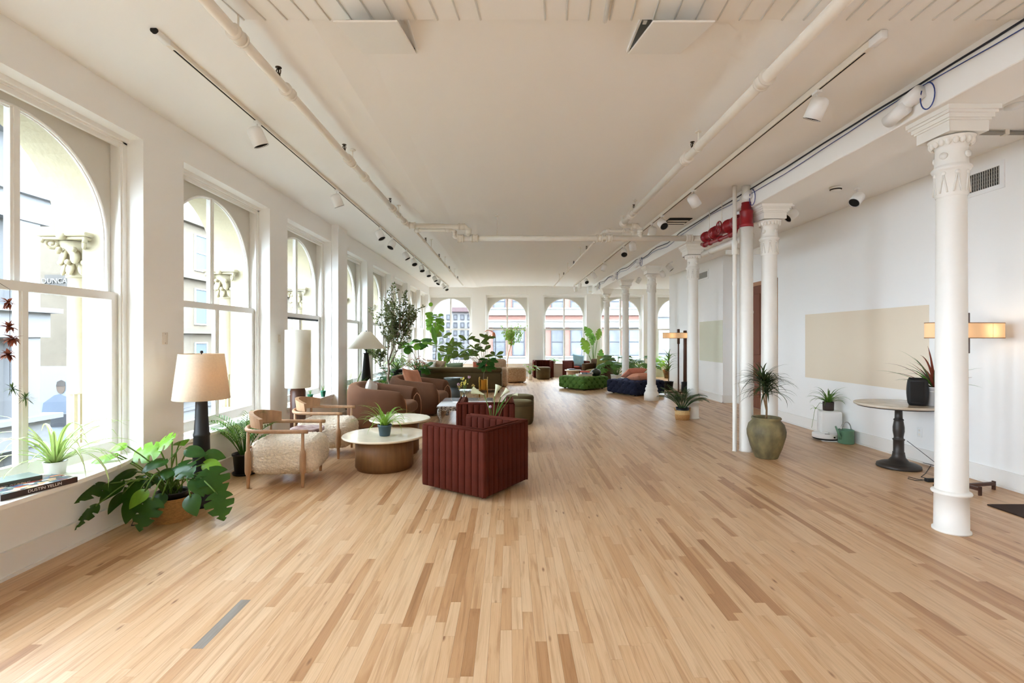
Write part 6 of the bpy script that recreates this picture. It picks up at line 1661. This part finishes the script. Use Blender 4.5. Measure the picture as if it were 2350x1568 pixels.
MB().tube([(-0.09, 0, 0.07), (-0.13, 0, 0.14), (-0.185, 0, 0.25)], [0.02, 0.015, 0.011], 10).build('spout', M_sage, t)
MB().tube([(0.10*math.cos(a)*0.9+0.0, 0, 0.19+0.115*math.sin(a)) for a in [PI*i/14 for i in range(15)]], 0.007, 8).build('top_handle', M_chrome, t)
MB().tube([(0.095, 0, 0.20), (0.14, 0, 0.17), (0.145, 0, 0.10), (0.10, 0, 0.05)], 0.007, 8).build('side_handle', M_chrome, t)
# cables by the lamp, outlet
t = thing('power_cord', 'black lamp cord trailing from the table pedestal over the floor', 'cord', (0, 0, 0))
g = lambda px, py: at(px, py, 1680.0/(py-777.0)) + Vector((0, 0, 0.006))
MB().tube([(4.66, 5.72, 0.30), (4.80, 5.64, 0.16), (4.86, 5.5, 0.05)] + [g(*p) for p in ((2112, 1062), (2136, 1070), (2124, 1088), (2114, 1096), (2128, 1100), (2143, 1104))], 0.0035, 6).build('cord', M_black, t)
MB().tube([g(*p) for p in ((2135, 1104), (2110, 1102), (2085, 1096), (2084, 1100), (2100, 1104), (2130, 1103))], 0.003, 6).build('loop', M_black, t)
p0 = g(2140, 1106); MB().rbox(p0.x-0.07, p0.x+0.07, p0.y-0.025, p0.y+0.025, 0.0, 0.035, 0.008, 2).build('power_brick', M_black, t)
t = thing('wall_outlet', 'white wall outlet behind the round table pedestal', 'outlet', (XR, 5.92, 0.36))
MB().rbox(-0.008, 0.002, -0.035, 0.035, -0.057, 0.057, 0.003, 1).build('plate', M_white, t)
for z in (-0.025, 0.025): MB().box(-0.0095, -0.0075, -0.012, 0.012, z-0.012, z+0.012).build('socket', M_pipe, t)
t = thing('extension_lead', 'thin black cord looped on the floor beside the basket', 'cord', (0, 0, 0))
MB().tube([(-2.80, 4.24, 0.006), (-3.0, 4.1, 0.005), (-3.07, 3.98, 0.005), (-3.02, 3.90, 0.005), (-2.93, 3.94, 0.005), (-2.90, 3.99, 0.005)], 0.004, 6).build('cord', M_black, t)

# ---- flowers --------------------------------------------------------------------------------------------------------------
M_clear = mat('clear_vase_glass', (0.95, 0.97, 0.97), 0.03, trans=1.0, ior=1.3)
t = thing('bud_vase', 'clear bud vase of allium and yellow sprigs on the inlaid table', 'vase', (-0.815, 8.78, 0.336))
MB().lathe([(0.0, 0.0), (0.045, 0.0), (0.05, 0.01), (0.05, 0.10), (0.02, 0.15), (0.018, 0.20), (0.022, 0.205)], 20, cap=False).build('glass', M_clear, t)
rnd = random.Random(2)
for (x, y, z, k) in ((0.09, 0, 0.47, 0), (-0.10, 0, 0.34, 0), (-0.02, 0, 0.44, 1), (0.03, 0, 0.38, 1), (-0.05, 0.02, 0.32, 1), (0.17, 0, 0.32, 2), (0.0, 0, 0.36, 1), (-0.09, 0, 0.27, 2)):
    MB().tube([(0, 0, 0.03), (x*0.4, y, z*0.6), (x, y, z)], 0.0025, 5).build('stem', M_stem, t)
    b_ = MB()
    if k == 0:
        for _ in range(24):
            d = Vector((rnd.gauss(0, 1), rnd.gauss(0, 1), rnd.gauss(0, 1))).normalized(); b_.ball(Vector((x, y, z))+d*0.022, 0.008, seg=5, rings=4)
        b_.build('allium_head', mat('mauve_petal', S(186,150,172), 0.7), t)
    else:
        for _ in range(7): b_.ball((x+rnd.gauss(0, 0.012), y, z+rnd.gauss(0, 0.025)), 0.011, seg=6, rings=4)
        b_.build('blossom', mat('yellow_petal', S(216,200,96), 0.6) if k == 1 else mat('ochre_petal', S(168,140,70), 0.6), t)
t = thing('pedestal_stool', 'small round stool hidden between the two rust chairs', 'stool', (-0.19, 5.80, 0))
MB().lathe([(0.15, 0.36), (0.16, 0.365), (0.16, 0.385), (0.15, 0.39)], 24).build('seat', M_oak, t)
for k in range(3):
    a = 2*PI*k/3; MB().cyl((0.08*math.cos(a), 0.08*math.sin(a), 0.365), (0.12*math.cos(a), 0.12*math.sin(a), 0), 0.012, 8).build('leg', M_oak, t)
t = thing('lily_vase', 'clear vase of white calla lilies between the rust chairs', 'vase', (-0.19, 5.80, 0.391))
MB().lathe([(0.0, 0.0), (0.034, 0.0), (0.036, 0.008), (0.034, 0.19), (0.036, 0.195)], 20, cap=False).build('glass', M_clear, t)
M_lily = leafm('calla_white', S(226,226,200), S(235,240,190))
for i, (px, py, dx, dz, L) in enumerate(((1096, 900, -0.9, 0.35, 0.16), (1140, 896, 0.35, 0.95, 0.15), (1158, 902, 0.75, 0.8, 0.13), (1182, 906, 0.9, 0.15, 0.07))):
    c = at(px, py, 5.80) - Vector((-0.19, 5.80, 0.391)); d = Vector((dx, -0.1, dz)).normalized(); b0 = c - d*L*0.5
    MB().tube([(0.01*(i-1.5), 0, 0.04), Vector((b0.x*0.45, 0, b0.z*0.62)), b0], 0.005 if i < 3 else 0.003, 6).build('stem', M_stem, t)
    fl = MB(); rows = []
    for r_ in range(9):
        k = r_/8; row = []
        for s in range(11):
            a = -PI*0.9 + 1.8*PI*s/10; rad = (0.008 + 0.034*k**1.6)*(L/0.15)
            row.append((rad*math.sin(a), k*0.9 + (0.10*math.cos(a) if k > 0.5 else 0)*k, rad*math.cos(a)/1.0))
        rows.append([(x_, y_*L, z_) for x_, y_, z_ in row])
    fl.strip(rows); x = d.cross(Vector((0, -1, 0.2))).normalized(); z = x.cross(d)
    M4 = Matrix((x, d, z)).transposed().to_4x4(); M4.translation = b0; fl.xform(M4)
    fl.build('lily_bloom', M_lily, t)
put_leaf(t, leaf_mesh('lance', M_palm), (0.01, 0, 0.17), (0.55, 0, 1), (0, -1, 0.3), 0.30, 0.5)
MB().ball((-0.035, -0.02, 0.30), 0.018).build('allium_head', mat('mauve_petal', S(186,150,172), 0.7), t)
MB().tube([(0, 0, 0.1), (-0.02, -0.01, 0.2), (-0.035, -0.02, 0.29)], 0.0025, 5).build('stem', M_stem, t)

# ---- books on the green ottoman and tables ------------------------------------------------------------------------------
def plain_book(label, loc, rz, w, d, h, cov, group=None):
    t = thing('book', label, 'book', loc, rz, group)
    MB().box(-w/2+0.004, w/2-0.004, -d/2+0.004, d/2-0.004, 0.003, h-0.003).build('pages', mat('book_pages', S(232,228,218), 0.8), t)
    MB().box(-w/2, w/2, -d/2, d/2, 0, 0.003).box(-w/2, w/2, -d/2, d/2, h-0.003, h).box(-w/2, w/2, -d/2, -d/2+0.004, 0, h).build('cover', cov, t)
    return t
zt = 0.392
plain_book('cream covered book at the bottom of the pile on the green ottoman', (2.20, 14.42, zt), 0.15, 0.42, 0.30, 0.06, mat('cream_cover', S(222,206,184), 0.6), 'books on the green ottoman')
plain_book('blue and white book upper in the pile on the green ottoman', (2.28, 14.42, zt+0.0605), 0.05, 0.34, 0.26, 0.05, mat('blue_cover', S(70,112,146), 0.5, col2=S(226,220,210), vscale=9), 'books on the green ottoman')
plain_book('red book on top of the pile on the green ottoman', (2.24, 14.44, zt+0.111), -0.2, 0.28, 0.22, 0.035, mat('red_cover', S(196,70,50), 0.5), 'books on the green ottoman')
plain_book('grey book on the small round table', (2.10, 16.6, 0.4355), 0.3, 0.24, 0.18, 0.03, mat('grey_cover', S(110,120,132), 0.5))
t = thing('dark_bowl', 'dark green round jar lying on the green ottoman', 'jar', (2.58, 14.55, 0.39))
MB().lathe([(0.0, 0.0), (0.10, 0.0), (0.15, 0.06), (0.15, 0.12), (0.11, 0.18), (0.06, 0.19), (0.05, 0.18)], 24, cap=False).build('body', mat('dark_green_glaze', S(40,48,34), 0.4), t)
MB().lathe([(0.055, 0.185), (0.05, 0.21), (0, 0.215)], 16).build('lid', mat('dark_green_glaze', S(40,48,34), 0.4), t)
plain_book('pink book lying on the seat of the far rust chair', (2.42, 18.15, 0.435), 0.35, 0.3, 0.22, 0.035, mat('pink_cover', S(220,110,100), 0.5))

# thin grey conduit under the lower ceiling strip, by the nearest capital
t = thing('grey_conduit', 'grey conduit running from the nearest capital to the right wall', 'conduit', (0,0,0))
MB().cyl((4.05, 4.55, 3.415), (XR, 4.55, 3.415), 0.018, 10).build('tube', mat('grey_conduit', S(150,146,138), 0.5), t)
MB().box(4.6, 4.64, 4.525, 4.575, 3.395, 3.44).build('clip', M_pipe, t)
